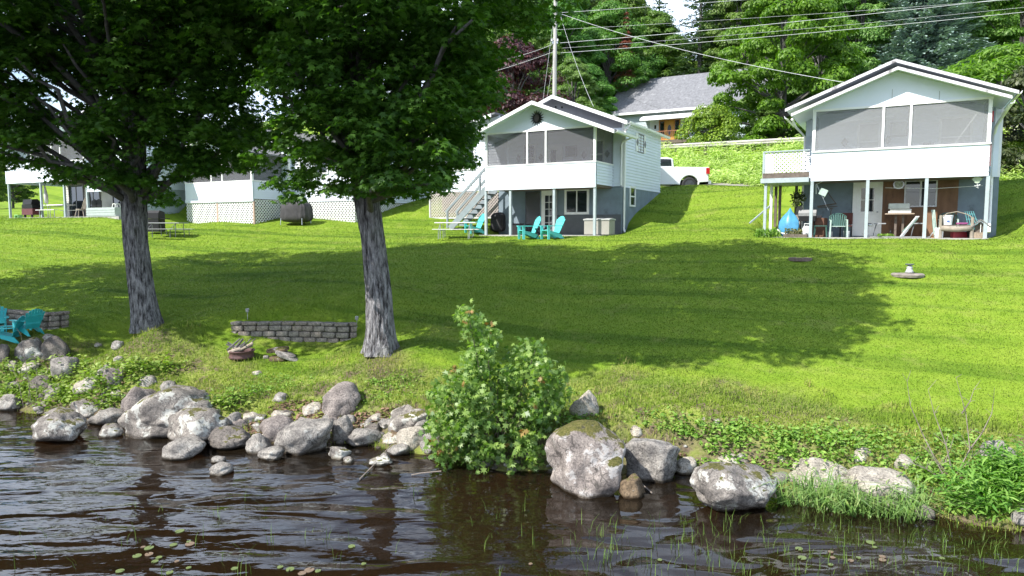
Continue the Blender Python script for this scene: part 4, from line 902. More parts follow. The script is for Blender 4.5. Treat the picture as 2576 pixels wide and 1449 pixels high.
for a in [
 (80, 1032, 213, 1125, 'lichen', 'white lichen covered boulder standing alone in the water at left', .45, 0, .85, 'boulder', 3),
 (315, 988, 560, 1108, 'lichen', 'broad cracked slab boulder forming the back of the big left pair', .55, 14, .8, 'boulder', 12),
 (385, 1022, 577, 1132, 'lichen', 'angular lichen spotted boulder leaning in front of the big left pair', .8, -6, .8, 'boulder', 21),
 (308, 972, 398, 1052, 'purple', 'rounded purple grey boulder left of the big cracked pair', .4),
 (415, 1128, 523, 1160, 'grey', 'flat wet rock just under the big angular boulder', .3, 0, .9),
 (525, 1086, 637, 1137, 'dark', 'dark low boulder in the shade right of the big pair', .3),
 (556, 1040, 606, 1088, 'grey', 'grey stone wedged behind the shoulder of the big angular boulder', .5),
 (608, 1036, 662, 1072, 'pale', 'ragged pale stone among dead leaves below the grass lip', .9),
 (529, 1164, 586, 1199, 'grey', 'larger of two rounded stones out in the water', .2),
 (533, 1147, 568, 1168, 'grey', 'smaller of two rounded stones out in the water', .2),
 (620, 1093, 682, 1146, 'grey', 'grey rounded stone left of the mossy egg shaped boulder', .5),
 (650, 1128, 714, 1161, 'grey', 'low smooth stone at the foot of the mossy egg shaped boulder', .25),
 (695, 1057, 845, 1152, 'grey', 'large egg shaped grey boulder with moss on its crown at the waterline', .45, 12, .8, 'boulder', 40),
 (655, 1047, 746, 1116, 'purple', 'round purplish boulder behind the egg shaped one', .3),
 (678, 1033, 736, 1062, 'pale', 'pale stone resting on top of the round purplish boulder', .5),
 (812, 966, 907, 1058, 'purple', 'tall round boulder with lichen face set in the bank', .3, 0, .8, 'boulder', 5),
 (758, 1012, 814, 1049, 'pale', 'half buried pale stone left of the tall round boulder', .4),
 (835, 1050, 888, 1120, 'grey', 'upright grey stone right of the egg shaped boulder', .4),
 (873, 1075, 970, 1130, 'grey', 'smooth rounded grey boulder in front of the leaf litter', .35),
 (866, 1044, 897, 1072, 'grey', 'small grey stone in the leaf litter', .4),
 (928, 1040, 965, 1066, 'pale', 'small pale stone under the eroded grass edge', .7),
 (828, 1122, 884, 1160, 'lichen', 'blocky speckled stone at the water edge', .9),
 (861, 1148, 891, 1168, 'lichen', 'small stone touching the blocky speckled one', .6),
 (928, 1146, 991, 1174, 'lichen', 'flat wedge of rock lying in shallow water', .9),
 (975, 1117, 1032, 1150, 'grey', 'rounded stone half under water near the bush', .3),
 (972, 1036, 1087, 1086, 'lichen', 'long ragged rock under the turf left of the bush', .9),
 (998, 1075, 1077, 1137, 'pale', 'pale sunlit boulder left of the leafy bush', .5),
 (960, 1088, 1012, 1120, 'pale', 'pinkish flat stone beside the pale sunlit boulder', .5),
 (1057, 1092, 1112, 1148, 'grey', 'grey slab leaning against the left side of the bush', 1.0, 30),
 (683, 987, 724, 1015, 'grey', 'small grey stone sitting in the grass above the leaf litter', .5),
 (1368, 1068, 1572, 1262, 'moss', 'huge blocky boulder with moss and soil on top right of the bush', .9, 0, .85, 'boulder', 58),
 (1432, 988, 1506, 1058, 'pale', 'pale pointed stone standing on the grass bank', .8, 0, .6),
 (1562, 1100, 1717, 1224, 'grey', 'large smooth grey triangular boulder beside the huge mossy one', .75, 18, .7, 'boulder', 17),
 (1555, 1200, 1622, 1260, 'brown', 'crumbling brown rock in the water between two big boulders', 1.0),
 (1577, 1070, 1627, 1108, 'pale', 'bleached stone on the bank above the triangular boulder', .8),
 (1694, 1152, 1752, 1197, 'pale', 'white oval stone right of the triangular boulder', .25),
 (1730, 1172, 1962, 1305, 'lichen', 'long lichen patched boulder sloping into the water', .55, -14, .75, 'boulder', 33),
 (1804, 1148, 1874, 1182, 'pale', 'white rounded stone above the long lichen patched boulder', .3),
 (1940, 1188, 1986, 1228, 'grey', 'small grey stone left of the reeds', .4),
 (1980, 1165, 2142, 1245, 'pale', 'pale boulder behind the left end of the reeds', .4),
 (2125, 1186, 2312, 1295, 'pale', 'large pale boulder hidden behind the reeds', .4, -14),
 (2138, 1127, 2197, 1171, 'pale', 'white angular stone on the weedy bank', .7),
 (2246, 1144, 2297, 1187, 'pale', 'small white stone right of the angular white one', .5),
 (2472, 1113, 2562, 1187, 'grey', 'squared grey boulder on the bank near the right edge', .8),
 (2546, 1283, 2620, 1342, 'grey', 'rounded rock cut by the right edge of the view', .3),
 (38, 856, 110, 920, 'lichen', 'streaked grey boulder below the turquoise chairs', .7, 20, .8),
 (100, 846, 176, 914, 'dark', 'dark rounded boulder right of the streaked one', .4),
 (110, 838, 143, 862, 'grey', 'grey stone behind the dark rounded boulder', .4),
 (128, 896, 208, 964, 'grey', 'grey domed boulder in the weeds at left', .5),
 (18, 908, 48, 938, 'pale', 'pinkish pale stone left of the flat one', .5),
 (42, 918, 99, 944, 'pale', 'flat pinkish stone in the left weeds', .5),
 (78, 942, 137, 986, 'dark', 'dark broken stone in the left weeds', .9),
 (120, 970, 176, 1003, 'grey', 'small grey stone peeping out of the left greenery', .5),
 (190, 947, 257, 992, 'pale', 'pale pointed stone halfway up the left bank', .9),
 (262, 928, 311, 984, 'purple', 'upright worn stone beside a dead branch', .6),
 (344, 946, 402, 976, 'grey', 'flat shaded stone above the big cracked pair', .4),
 (404, 958, 443, 988, 'grey', 'smooth oval stone on the grass above the big pair', .25),
 (187, 1004, 255, 1055, 'lichen', 'angular stone at the left waterline', 1.0),
 (229, 1026, 316, 1076, 'grey', 'creased pale grey boulder at the left waterline', .7),
 (254, 1066, 309, 1103, 'lichen', 'small mossy tipped rock standing in the water at left', .6),
 (0, 992, 52, 1038, 'grey', 'grey rock at the far left waterline', .6),
 (150, 1026, 196, 1058, 'grey', 'low stone right behind the white lichen covered boulder', .5),
 (-12, 868, 28, 920, 'dark', 'dark rock cut by the left edge', .5),
 (634, 932, 658, 946, 'pale', 'flat pale stone set flush in the lawn', .3),
 (235, 862, 256, 876, 'pale', 'little white stone on the lawn left of the trunk', .4, 0, .8, 'stone'),
 (282, 856, 314, 880, 'grey', 'little flat stone in the grass near the left trunk', .4, 0, .8, 'stone'),
 (286, 895, 310, 912, 'pale', 'little pinkish stone on the left bank', .4, 0, .8, 'stone'),
 (1795, 1053, 1814, 1068, 'pale', 'small white pebble on the bare spot of the right bank', .4, 0, .8, 'stone'),
 (1765, 1050, 1776, 1060, 'pale', 'tiny white pebble on the bare spot of the right bank', .4, 0, .8, 'stone'),
 (1952, 1148, 1975, 1168, 'pale', 'small round stone in the weeds right of the white rounded one', .4, 0, .8, 'stone'),
 (1080, 1085, 1110, 1110, 'grey', 'grey stone tucked behind the left side of the bush', .5),
 (2300, 1270, 2345, 1310, 'dark', 'dark wet stone at the water right of the reeds', .6),
 ]: rock(*a)
rng = np.random.default_rng(61); FILL = []
for k in range(95):
    t = rng.random(); x = rng.uniform(-20, 1120) if t < .8 else rng.uniform(1540, 2450)
    ys_ = np.interp(x, [0, 200, 350, 550, 900, 1060, 1250, 1450, 1740, 1960, 2300, 2576], [1030, 1050, 1085, 1115, 1118, 1140, 1190, 1200, 1190, 1230, 1285, 1340]); y = ys_ + rng.normal() * 16 - 14 - (rng.random() ** 2) * (100 if x < 330 else 45)
    w = rng.uniform(18, 52) * (1 if x < 1200 else .6); h_ = w * rng.uniform(.45, .75)
    P_ = hit(x, y)
    if P_[2] < .0: continue
    mt = ['grey', 'purple', 'lichen', 'pale', 'dark', 'brown'][int(rng.choice(6, p=[.38, .18, .16, .12, .12, .04]))]
    rock(x - w / 2, y - h_, x + w / 2, y, mt, ('small ' + {'grey': 'grey', 'purple': 'purplish', 'lichen': 'lichen spotted', 'pale': 'pale', 'dark': 'dark', 'brown': 'brown'}[mt] + ' rock filling a gap between the boulders on the ' + ('left' if x < 400 else 'middle' if x < 1200 else 'right') + ' shore'), .8, rng.uniform(-25, 25), .8, 'rock', 500 + k, group='small rocks filling gaps on the ' + ('left' if x < 400 else 'middle' if x < 1200 else 'right') + ' shore')
# scattered pebbles and cobbles at the foot of the bank
Vs, Fs, o_ = [], [], 0; rng = np.random.default_rng(4)
V0, F0 = ico(2)
for k in range(420):
    x = rng.uniform(-14, 9.5); s = float(np.interp(x, SHORE[:, 0], SHORE[:, 1])); y = s + rng.normal() * .22 + .12
    if x > 1.0 and rng.random() < .75: continue
    if rng.random() < .3: y = s - abs(rng.normal()) * .5
    r = rng.uniform(.03, .10) * (1.4 if rng.random() < .15 else 1); z = gz(x, y)
    v = V0 * (1 + .5 * noise3(V0, 1.5, 2, k))[:, None] * np.array([r, r * rng.uniform(.6, 1), r * rng.uniform(.4, .7)]) + np.array([x, y, z + r * .2]); Vs.append(v); Fs.append(F0 + o_); o_ += len(V0)
tag(np_mesh('pebbles', np.concatenate(Vs), np.concatenate(Fs), RM['grey'], smooth=True), 'small stones scattered along the water edge', 'pebbles', kind='stuff')

# ================= bush of young maples at the water =================
bushm = leaf_mat('young_maple_leaves', (.065, .145, .025), (.26, .37, .09), .35, clump=(1.5, .3), spec=.5, rough=.42, orand=0)
redm = leaf_mat('reddish_shoot_leaves', (.20, .17, .04), (.42, .27, .10), .35, (1.3, .8, .5))
rng = np.random.default_rng(90); bb = np.array(hit(1250, 1185)); D0 = bb[1] + .35
BB = [(1245, 1030, 120), (1340, 990, 85), (1160, 1010, 85), (1200, 870, 48), (1190, 810, 34), (1225, 840, 30), (1165, 790, 22), (1330, 900, 48), (1345, 870, 22), (1390, 960, 35), (1272, 965, 38), (1130, 1100, 58), (1200, 1130, 55), (1290, 1140, 65), (1320, 1080, 70),
      (1180, 1180, 24), (1150, 1060, 60), (1095, 1050, 26), (1350, 1170, 34), (1345, 1215, 14), (1290, 1175, 34), (1110, 1150, 26), (1205, 930, 40), (1385, 1010, 30), (1100, 990, 22), (1410, 935, 14), (1170, 1195, 12)]
cl = []
for x, y, r in BB:
    for k in range(int(15 * (r / 50) ** 2) + 2):
        a = rng.random() * 6.28; q = max(r - 10, 4) * math.sqrt(rng.random()); cl.append(at(x + q * math.cos(a), y + q * math.sin(a), D0 + rng.uniform(-.75, .75) * min(1, r / 70 + .1)))
cl = np.array(cl); cl = cl[cl[:, 2] > .05]
B_ = thing('maple_sapling_bush', 'leafy bush of young maples with reddish shoots growing out of the water edge', 'bush', (bb[0], D0, 0))
b0 = np.array([bb[0], D0, 0]); ctr = np.array([bb[0], D0 + .5, 1.0])
V_, F2 = cluster_leaves(cl, rng.uniform(.14, .27, len(cl)), 18, .112, rng, ctr, flat=1.0, up=.35, hang=.9)
np_mesh('foliage', V_ - b0, F2, bushm, B_)
front = cl[(cl[:, 1] < D0 + .1)]; top_ = front[rng.choice(len(front), 20, replace=False)]
V_, F2 = cluster_leaves(top_ + np.array([0, -.1, .08]), np.full(len(top_), .06), 4, .11, rng, ctr, flat=1.4, up=.4); np_mesh('reddish_foliage', V_ - b0, F2, redm, B_)
mb = MB()
for k in range(34):
    c_ = cl[rng.integers(len(cl))] - b0; mb.tube([(rng.uniform(-.5, .5), rng.uniform(-.3, .3) + .25, -.1), tuple(c_ * .5 + np.array([0, .1, 0])), tuple(c_)], [.02, .013, .005], 5)
mb.build('stems', M('sapling_stem', (.15, .12, .09), .8, .2, 8), B_)

# ================= grass, weeds, reeds =================
def blades(P, h, rng, lean=.5, w=.008, seg=1):
    n = len(P); a = rng.random(n) * 6.28; d = np.stack([np.cos(a), np.sin(a), np.zeros(n)], 1); b = np.stack([-d[:, 1], d[:, 0], np.zeros(n)], 1) * (w if np.ndim(w) == 0 else w[:, None]); L = (lean * rng.random(n) * h)[:, None]
    up = np.zeros((n, 3)); up[:, 2] = h
    if seg == 1:
        V = np.stack([P - b, P + b, P + up + d * L], 1); return V.reshape(-1, 3), np.arange(n * 3).reshape(-1, 3)
    m = P + up * .6 + d * L * .35; t = P + up * (1 - .25 * lean) + d * L
    V = np.stack([P - b, P + b, m + b * .8, m - b * .8, t], 1); q = np.arange(n)[:, None] * 5
    return V.reshape(-1, 3), np.concatenate([np.stack([q[:, 0], q[:, 0] + 1, q[:, 0] + 2], 1), np.stack([q[:, 0], q[:, 0] + 2, q[:, 0] + 3], 1), np.stack([q[:, 0] + 3, q[:, 0] + 2, q[:, 0] + 4], 1)])
def grass_mat(name, kind):
    m, n, l, p, o = nt(name); pos = coords(n, l, world=True); g = n.new("ShaderNodeNewGeometry")
    if kind == 'lawn': c = lawn_color(n, l, pos)
    else: c = kind(n, l, pos)
    rr = ramp(n, l, g.outputs['Random Per Island'], [(0, (.85, .88, .84)), (.6, (1, 1, 1)), (.93, (1.15, 1.14, 1.2)), (1, (1.9, 1.6, 2.6))])
    c = mixc(n, l, 1.0, c, rr, 'MULTIPLY')
    cb = n.new("ShaderNodeCombineXYZ"); cb.inputs[2].default_value = 1; vm = n.new("ShaderNodeVectorMath"); vm.operation = 'ADD'; sc2 = n.new("ShaderNodeVectorMath"); sc2.operation = 'SCALE'; sc2.inputs['Scale'].default_value = .5
    l.new(g.outputs['Normal'], sc2.inputs[0]); l.new(sc2.outputs[0], vm.inputs[0]); l.new(cb.outputs[0], vm.inputs[1]); nn_ = n.new("ShaderNodeVectorMath"); nn_.operation = 'NORMALIZE'; l.new(vm.outputs[0], nn_.inputs[0])
    l.new(nn_.outputs[0], p.inputs['Normal']); l.new(c, p.inputs['Base Color']); p.inputs['Roughness'].default_value = .6; p.inputs['Specular IOR Level'].default_value = .2
    t = n.new("ShaderNodeBsdfTranslucent"); ms = n.new("ShaderNodeMixShader"); ms.inputs[0].default_value = .3; l.new(mixc(n, l, 1.0, c, (1.5, 1.7, .7), 'MULTIPLY'), t.inputs[0])
    l.new(p.outputs[0], ms.inputs[1]); l.new(t.outputs[0], ms.inputs[2]); l.new(ms.outputs[0], o.inputs[0]); return m
rng = np.random.default_rng(15)
def in_rects(x, y):
    r = np.zeros(len(x), bool)
    for P, x0, x1, y0, y1, zc in RECTS:
        lx = (x - P[0]) * AX[0] + (y - P[1]) * AX[1]; ly = (x - P[0]) * NX[0] + (y - P[1]) * NX[1]; r |= (lx > x0) & (lx < x1 + .4) & (ly > y0 + .33) & (ly < 8)
    return r
def scatter_view(n, y0, y1, pw=2.0):
    """points inside the wedge the photo can see, thinner with distance"""
    u = rng.random(n); y = (u * (y1 ** (2 - pw) - y0 ** (2 - pw)) + y0 ** (2 - pw)) ** (1 / (2 - pw)) if pw != 2 else y0 * (y1 / y0) ** u
    x = (rng.random(n) * 2 - 1) * (y * .80 + 1.5); return x, y
x, y = scatter_view(600000, 11.5, 47); s_ = shore_d(x, y); k = (s_ > .9) & ~in_rects(x, y); x, y, s_ = x[k], y[k], s_[k]
z = ground_z(x, y); P = np.stack([x, y, z - .005], 1)
h = rng.uniform(.014, .032, len(x)) * (1 + .8 * np.clip(1 - (s_ - 1.5) / 2, 0, 1)) * (1 + (y - 12) * .035)
V_, F2 = blades(P, h, rng, 1.3, .0045 + .0004 * y)
tag(np_mesh('lawn_grass', V_, F2, grass_mat('lawn_blades', 'lawn')), 'mown bright green grass of the sloping lawn', 'grass', kind='stuff')
def weedc(n, l, pos): return ramp(n, l, noise(n, l, pos, 1.1, 4), [(.3, (.11, .20, .018)), (.48, (.19, .26, .035)), (.6, (.28, .28, .08)), (.75, (.34, .27, .13))])
wg = grass_mat('weed_blades', weedc)
x, y = scatter_view(90000, 9.5, 19); s_ = shore_d(x, y); nn = vnoise(x, y, 1.4, 3)
k = (s_ > .02) & (s_ < 2.9 + nn * 2) & (nn > -.16 + .12 * (s_ < .6)); x, y, s_ = x[k], y[k], s_[k]
P = np.stack([x, y, ground_z(x, y) - .01], 1); h = rng.uniform(.04, .17, len(x)) * (1 + nn[k])
V_, F2 = blades(P, h, rng, .9, .006, 2); tag(np_mesh('bank_grass', V_, F2, wg), 'rough uncut grass tufts along the bank', 'grass', kind='stuff')
# broadleaf weeds on the bank: patches
weedl = leaf_mat('weed_leaves', (.09, .18, .02), (.28, .38, .08), .3, clump=(1.2, .3)); 
def weeds(regions, dens, hr, size, shape, mat, name, label, cat, seed=1, m=26, kind='stuff', spread=.14):
    rng = np.random.default_rng(seed); C = []; Hs = []
    for x, y, rx, ry in regions:
        for k in range(int(dens * rx * ry / 1000)):
            a = rng.random() * 6.28; q = math.sqrt(rng.random()); p_ = hit(x + rx * q * math.cos(a), y + ry * q * math.sin(a))
            if p_[2] > .03: C.append(p_); Hs.append(rng.uniform(*hr))
    C = np.array(C); Hs = np.array(Hs); n = len(C) * m; ci = np.repeat(np.arange(len(C)), m); t = rng.random(n)
    P = C[ci] + np.stack([rng.normal(size=n) * spread * (.4 + t), rng.normal(size=n) * spread * (.4 + t), t * Hs[ci]], 1)
    o = rnd(n, rng); o[:, 2] = 0; N = np.array([0, 0, 1.]) + rnd(n, rng) * .7; V, F_ = leaves(P, N, unit(o) + np.array([0, 0, -.2]) + rnd(n, rng) * .3, size * rng.uniform(.6, 1.4, n), shape)
    ob = np_mesh(name, V, F_, mat); return tag(ob, label, cat, kind=kind)
weeds([(150, 985, 80, 45), (270, 1000, 40, 35), (60, 950, 60, 35), (330, 940, 60, 28), (30, 1000, 40, 30), (250, 960, 40, 25), (590, 1020, 45, 16), (180, 920, 50, 20), (420, 925, 40, 14)], 19, (.10, .30), .075, OVAL, weedl, 'leafy_weeds', 'bright green leafy weeds growing between the rocks at left', 'weeds', 2)
weeds([(1900, 1110, 160, 38), (1800, 1085, 110, 28), (2050, 1120, 110, 40), (2200, 1110, 90, 35), (1720, 1070, 50, 26), (1640, 1060, 40, 20), (2330, 1200, 60, 40), (1450, 1070, 40, 20), (2380, 1130, 80, 40), (1500, 1060, 60, 12), (1860, 1160, 110, 22), (2060, 1160, 110, 25), (2230, 1165, 90, 22), (2340, 1190, 60, 25)], 8, (.06, .2), .06, OVAL, weedl, 'leafy_weeds', 'low leafy weeds and clover over the right hand bank', 'weeds', 3)
weeds([(870, 1010, 60, 12), (980, 1000, 60, 14), (700, 960, 90, 20), (1010, 960, 80, 20), (560, 1000, 60, 20), (1420, 1000, 30, 20), (640, 985, 60, 20)], 12, (.04, .12), .045, OVAL, weedl, 'leafy_weeds', 'short weeds along the grass lip above the middle rocks', 'weeds', 5)
gold = leaf_mat('goldenrod_leaves', (.08, .17, .02), (.24, .34, .07), .35, clump=(2.5, .3))
LONG = np.array([(0, .75), (.11, .2), (.09, -.4), (0, -.6), (-.09, -.4), (-.11, .2)])
weeds([(2510, 1240, 80, 60), (2440, 1280, 50, 45), (2540, 1190, 50, 40)], 20, (.15, .55), .12, LONG, gold, 'goldenrod_clump', 'tall bright green goldenrod clump at the right water edge', 'plant', 6, 17, 'thing', .13)
weeds([(2300, 1310, 60, 20), (2380, 1300, 50, 25)], 18, (.05, .2), .06, OVAL, weedl, 'leafy_weeds', 'small leafy plants at the water right of the reeds', 'weeds', 8)
# fern-like growth on the road embankment
emb = leaf_mat('embankment_weeds', (.20, .27, .06), (.54, .58, .22), .35, clump=(.5, .3))
rng = np.random.default_rng(44); C = []
for k in range(5200):
    t = rng.uniform(-22, 26); off = rng.uniform(-6.2, -.25); a, b = road_pt(t, off); C.append((a, b))
C = np.array(C); z = ground_z(C[:, 0], C[:, 1]); m = 22; ci = np.repeat(np.arange(len(C)), m); n = len(ci); t = rng.random(n); Hh = rng.uniform(.35, 1.05, len(C)) * (1 + vnoise(C[:, 0], C[:, 1], .5, 2))
P = np.stack([C[ci, 0] + rng.normal(size=n) * .2, C[ci, 1] + rng.normal(size=n) * .2, z[ci] + t * Hh[ci]], 1); o = rnd(n, rng); o[:, 2] *= .3
V_, F2 = leaves(P, np.array([0, -.3, 1.]) + rnd(n, rng) * .6, o, .19 * rng.uniform(.6, 1.4, n), LONG)
tag(np_mesh('embankment_weeds', V_, F2, emb), 'tall pale green ferns and weeds covering the slope below the guard rail', 'weeds', kind='stuff')
# leaf litter between the rocks
lit = leaf_mat('dead_leaves', (.10, .06, .04), (.34, .22, .15), .1, (1, .9, .7), rough=.8); C = []
for x, y, rx, ry in ((780, 1035, 110, 26), (640, 1075, 40, 22), (920, 1060, 80, 22), (1690, 1150, 40, 12), (1900, 1170, 30, 10), (280, 960, 40, 16), (1010, 1040, 60, 14), (1850, 1225, 30, 8), (2330, 1240, 40, 12)):
    for k in range(int(rx * ry / 4.2)):
        a = rng.random() * 6.28; q = math.sqrt(rng.random()); C.append((x + rx * q * math.cos(a), y + ry * q * math.sin(a)))
C = np.array([hit(a, b) for a, b in C]); n = len(C); C[:, 2] += .02 + rng.random(n) * .03
V_, F2 = leaves(C, np.array([0, 0, 1.]) + rnd(n, rng) * .5, rnd(n, rng), .075 * rng.uniform(.6, 1.3, n), OVAL)
tag(np_mesh('leaf_litter', V_, F2, lit), 'dead brown leaves caught between the rocks', 'leaf litter', kind='stuff')
# reeds in front of the pale boulders
reedm = grass_mat('reed_blades', lambda n, l, pos: ramp(n, l, noise(n, l, pos, 6, 4), [(.3, (.07, .17, .04)), (.55, (.20, .32, .09)), (.75, (.42, .44, .20))]))
C = []
for x, y, rx, ry, m in ((2020, 1262, 70, 16, 150), (2120, 1275, 90, 20, 260), (2220, 1285, 100, 22, 320), (2290, 1300, 50, 16, 110)):
    for k in range(m): a = rng.random() * 6.28; q = math.sqrt(rng.random()); p_ = atz(x + rx * q * math.cos(a), y + ry * q * math.sin(a), 0.0); C.append((p_[0], p_[1], -.05))
C = np.array(C); V_, F2 = blades(C, rng.uniform(.18, .85, len(C)) ** 1.1, rng, 1.7, .010, 2)
tag(np_mesh('reed_clump', V_, F2, reedm), 'dense clump of green reeds at the water in front of pale boulders', 'reeds')
C = []
for k in range(330):
    x = rng.choice([rng.uniform(1450, 2576), rng.uniform(0, 2576)], p=[.78, .22]); y = rng.uniform(1300, 1460) if x > 1400 else rng.uniform(1240, 1460)
    p_ = atz(x, y, 0); g_ = gz(p_[0], p_[1])
    for j in range(int(rng.integers(1, 4))): C.append((p_[0] + rng.normal() * .05, p_[1] + rng.normal() * .05, -.12))
C = np.array(C); C = C[shore_d(C[:, 0], C[:, 1]) < -.15]; V_, F2 = blades(C, rng.uniform(.18, .46, len(C)), rng, .6, .004, 2)
tag(np_mesh('water_rushes', V_, F2, grass_mat('rush_blades', lambda n, l, pos: ramp(n, l, noise(n, l, pos, 6, 4), [(.3, (.05, .11, .02)), (.7, (.16, .24, .05))]))), 'thin green rush stems poking out of the dark water', 'rushes', kind='stuff')
# bare twiggy shrub on the right bank and dead stalks at left
twm = M('grey_twigs', (.23, .19, .16), .9, .2, 8)
def twigs(name, label, base, paths, r=.012):
    mb = MB(); b = hit(*base)
    for pts in paths:
        P_ = [tuple(at(x, y, b[1] + d) - b) for x, y, d in pts]; mb.tube(P_, list(np.linspace(r, .003, len(P_))), 5)
        for k in range(5):
            i = random.randrange(1, len(P_)); q = Vector(P_[i]); mb.tube([q, q + Vector((random.uniform(-.18, .18), random.uniform(-.1, .1), random.uniform(.02, .2)))], [.004, .002], 4)
    o = mb.build(name, twm); o.location = tuple(b); return tag(o, label, 'shrub')
twigs('bare_shrub', 'leafless grey twiggy shrub on the right bank', (2390, 1210), [
    [(2400, 1215, 0), (2350, 1150, 0), (2320, 1090, .1), (2290, 1020, .1), (2282, 960, .1)], [(2395, 1215, 0), (2440, 1130, 0), (2430, 1040, .1), (2405, 950, .1)], [(2440, 1130, .05), (2470, 1090, 0), (2495, 1040, 0), (2500, 1000, 0)],
    [(2400, 1210, 0), (2380, 1120, 0), (2350, 1040, .1), (2335, 980, .1)], [(2400, 1220, 0), (2330, 1180, 0), (2260, 1150, 0)], [(2410, 1220, -.1), (2360, 1200, -.1), (2300, 1160, -.2)], [(2400, 1230, 0), (2375, 1170, .2), (2400, 1100, .2)], [(2400, 1230, 0), (2330, 1230, 0), (2290, 1240, 0)],
    [(2405, 1225, -.1), (2420, 1180, 0), (2445, 1150, 0)], [(2390, 1225, -.1), (2360, 1170, 0), (2330, 1130, 0)], [(2420, 1040, .1), (2440, 1010, 0), (2450, 980, 0)]])
twigs('dead_stalks', 'tall dry stalks sticking out of the weeds at far left', (70, 1025), [[(80, 1025, 0), (70, 950, 0), (60, 880, 0), (52, 840, 0)], [(90, 1020, 0), (95, 960, 0), (88, 900, 0)], [(60, 1025, 0), (48, 970, 0), (30, 920, 0)], [(70, 1025, 0), (75, 960, 0), (110, 940, 0)], [(100, 1025, 0), (110, 980, 0), (120, 930, 0)]], .008)
mb = MB().tube([tuple(hit(255, 1005) + np.array([0, 0, .08])), tuple(hit(300, 965) + np.array([0, 0, .15])), tuple(hit(318, 945) + np.array([0, 0, .22]))], [.03, .025, .012], 7); tag(mb.build('dead_branch', branchm), 'dead branch leaning on the upright worn stone', 'branch')
for pts, lb in (([(905, 1205), (940, 1170), (970, 1135), (985, 1118)], 'thin pale root curving into the water beside the flat wedge of rock'), ([(1640, 1240), (1600, 1205), (1570, 1170)], 'stick in the water in front of the triangular boulder'), ([(1035, 1195), (1060, 1190), (1110, 1185)], 'fallen twig floating left of the bush')):
    mb = MB().tube([tuple(atz(x, y, .02 + .02 * i)) for i, (x, y) in enumerate(pts)], [.012, .012, .01, .008][:len(pts)], 5); tag(mb.build('stick', twm), lb, 'stick')
# lily pads
lp = M('lily_pad_green', (.12, .155, .05), .45, .25, 5, .1, spec=.5); lp2 = M('lily_pad_bronze', (.17, .12, .08), .4, .25, 5, .1, spec=.5)
proto = {}
for k, mt in enumerate((lp, lp2)):
    mb = MB(); mb.prism([(0, 0)] + [(math.cos(a) * (1 + .04 * math.sin(5 * a)), .92 * math.sin(a)) for a in np.linspace(.22, 6.06, 22)], 'z', 0, .03); proto[k] = mb
first = {}
LP = [(452, 1338, 17, 0), (437, 1372, 14, 0), (375, 1380, 18, 0), (345, 1400, 17, 0), (375, 1396, 16, 1), (400, 1404, 12, 0), (390, 1414, 13, 0), (360, 1378, 9, 1), (475, 1364, 9, 0), (478, 1370, 18, 1), (302, 1438, 16, 0), (427, 1442, 14, 0), (445, 1414, 9, 1), (475, 1430, 10, 0), (590, 1432, 13, 0), (705, 1428, 12, 0), (730, 1434, 17, 0), (778, 1436, 20, 1), (760, 1444, 16, 1), (800, 1438, 12, 0), (885, 1376, 14, 0), (1335, 1420, 8, 1),
      (2010, 1322, 15, 0), (2018, 1345, 17, 0), (2190, 1306, 16, 0), (2200, 1318, 9, 0), (2090, 1330, 10, 1), (2095, 1344, 10, 1), (2160, 1345, 9, 0), (2220, 1342, 12, 1), (2220, 1350, 14, 1), (2090, 1362, 10, 0), (2140, 1352, 12, 1), (1660, 1410, 9, 0), (2370, 1346, 10, 0), (915, 1420, 10, 0)]
for i, (x, y, r, k) in enumerate(LP):
    if x > 1900: x = 1536 / 1.1925 + (x - 1536 / 1.1925) * .6 if False else x; y = y + 60 if y < 1380 and x > 1900 else y
    q = atz(x, min(y, 1447), 0); r_ = .68 * r * q[1] / FPX * .3975
    o = proto[k].build('lily_pad', (lp, lp2)[k]) if k not in first else first[k].copy()
    if k not in first: first[k] = o
    else: link(o)
    o.location = (q[0], q[1], .006); o.scale = (r_, r_, .3); o.rotation_euler = (0, 0, random.random() * 6.28)
    side = 'left' if x < 1000 else 'right'
    tag(o, ('green' if k == 0 else 'bronze') + ' lily pad floating on the %s part of the dark water' % side, 'lily pad', 'lily pads on the water at ' + side)
# ================= house beyond the road, guard rail, truck, pole and wires =================
hx = thing('house', 'pale blue house with a grey shingled roof and an orange wooden front door', 'house', (9.85, 72.0, 12.75), -TH); hx['kind'] = 'thing'
bs = M('pale_blue_siding', (.42, .50, .55), .7, .06, 3, .15)
MB().siding_x(0, 15, 0, -.5, 3.25, .16, .02).box(0, 15, .001, .1, -.5, 3.25).build('wall', bs, hx)
MB().prism([(0, -.5), (10, -.5), (10, 3.2), (5, 7.2), (0, 3.2)], 'x', .0, .1).build('wall', bs, hx)
MB().siding_x(4.3, 8.5, -.03, -.4, 2.6, .16, .02).box(4.3, 8.5, -.028, -.002, -.4, 2.6).build('entry_wall', white, hx)
rf = MB().prism([(-.45, 3.12), (5, 7.4), (5, 7.25), (-.45, 2.95)], 'x', -.35, 15.4).prism([(5, 7.4), (10.4, 3.12), (10.4, 2.95), (5, 7.25)], 'x', -.35, 15.4).build('roof', M('grey_asphalt_roof', (.17, .175, .19), .95, .22, 2.2, .5, dirt=((.24, .245, .26), .58), stretch=(2.2, 1, 2.2)), hx)
MB().box(-.4, 15.4, -.62, -.46, 2.9, 3.1).build('gutter', trimw, hx)
MB().prism([(-.35, 2.55), (-1.3, 2.2), (-1.3, 2.3), (-.35, 2.65)], 'x', 3.7, 11.5).box(3.7, 11.5, -1.36, -1.28, 2.08, 2.22).build('porch_awning', trimw, hx)
od = M('orange_wood', (.50, .22, .045), .45, .18, 5, .1); yd = M('golden_wood', (.62, .33, .06), .4, .1, 4, .1)
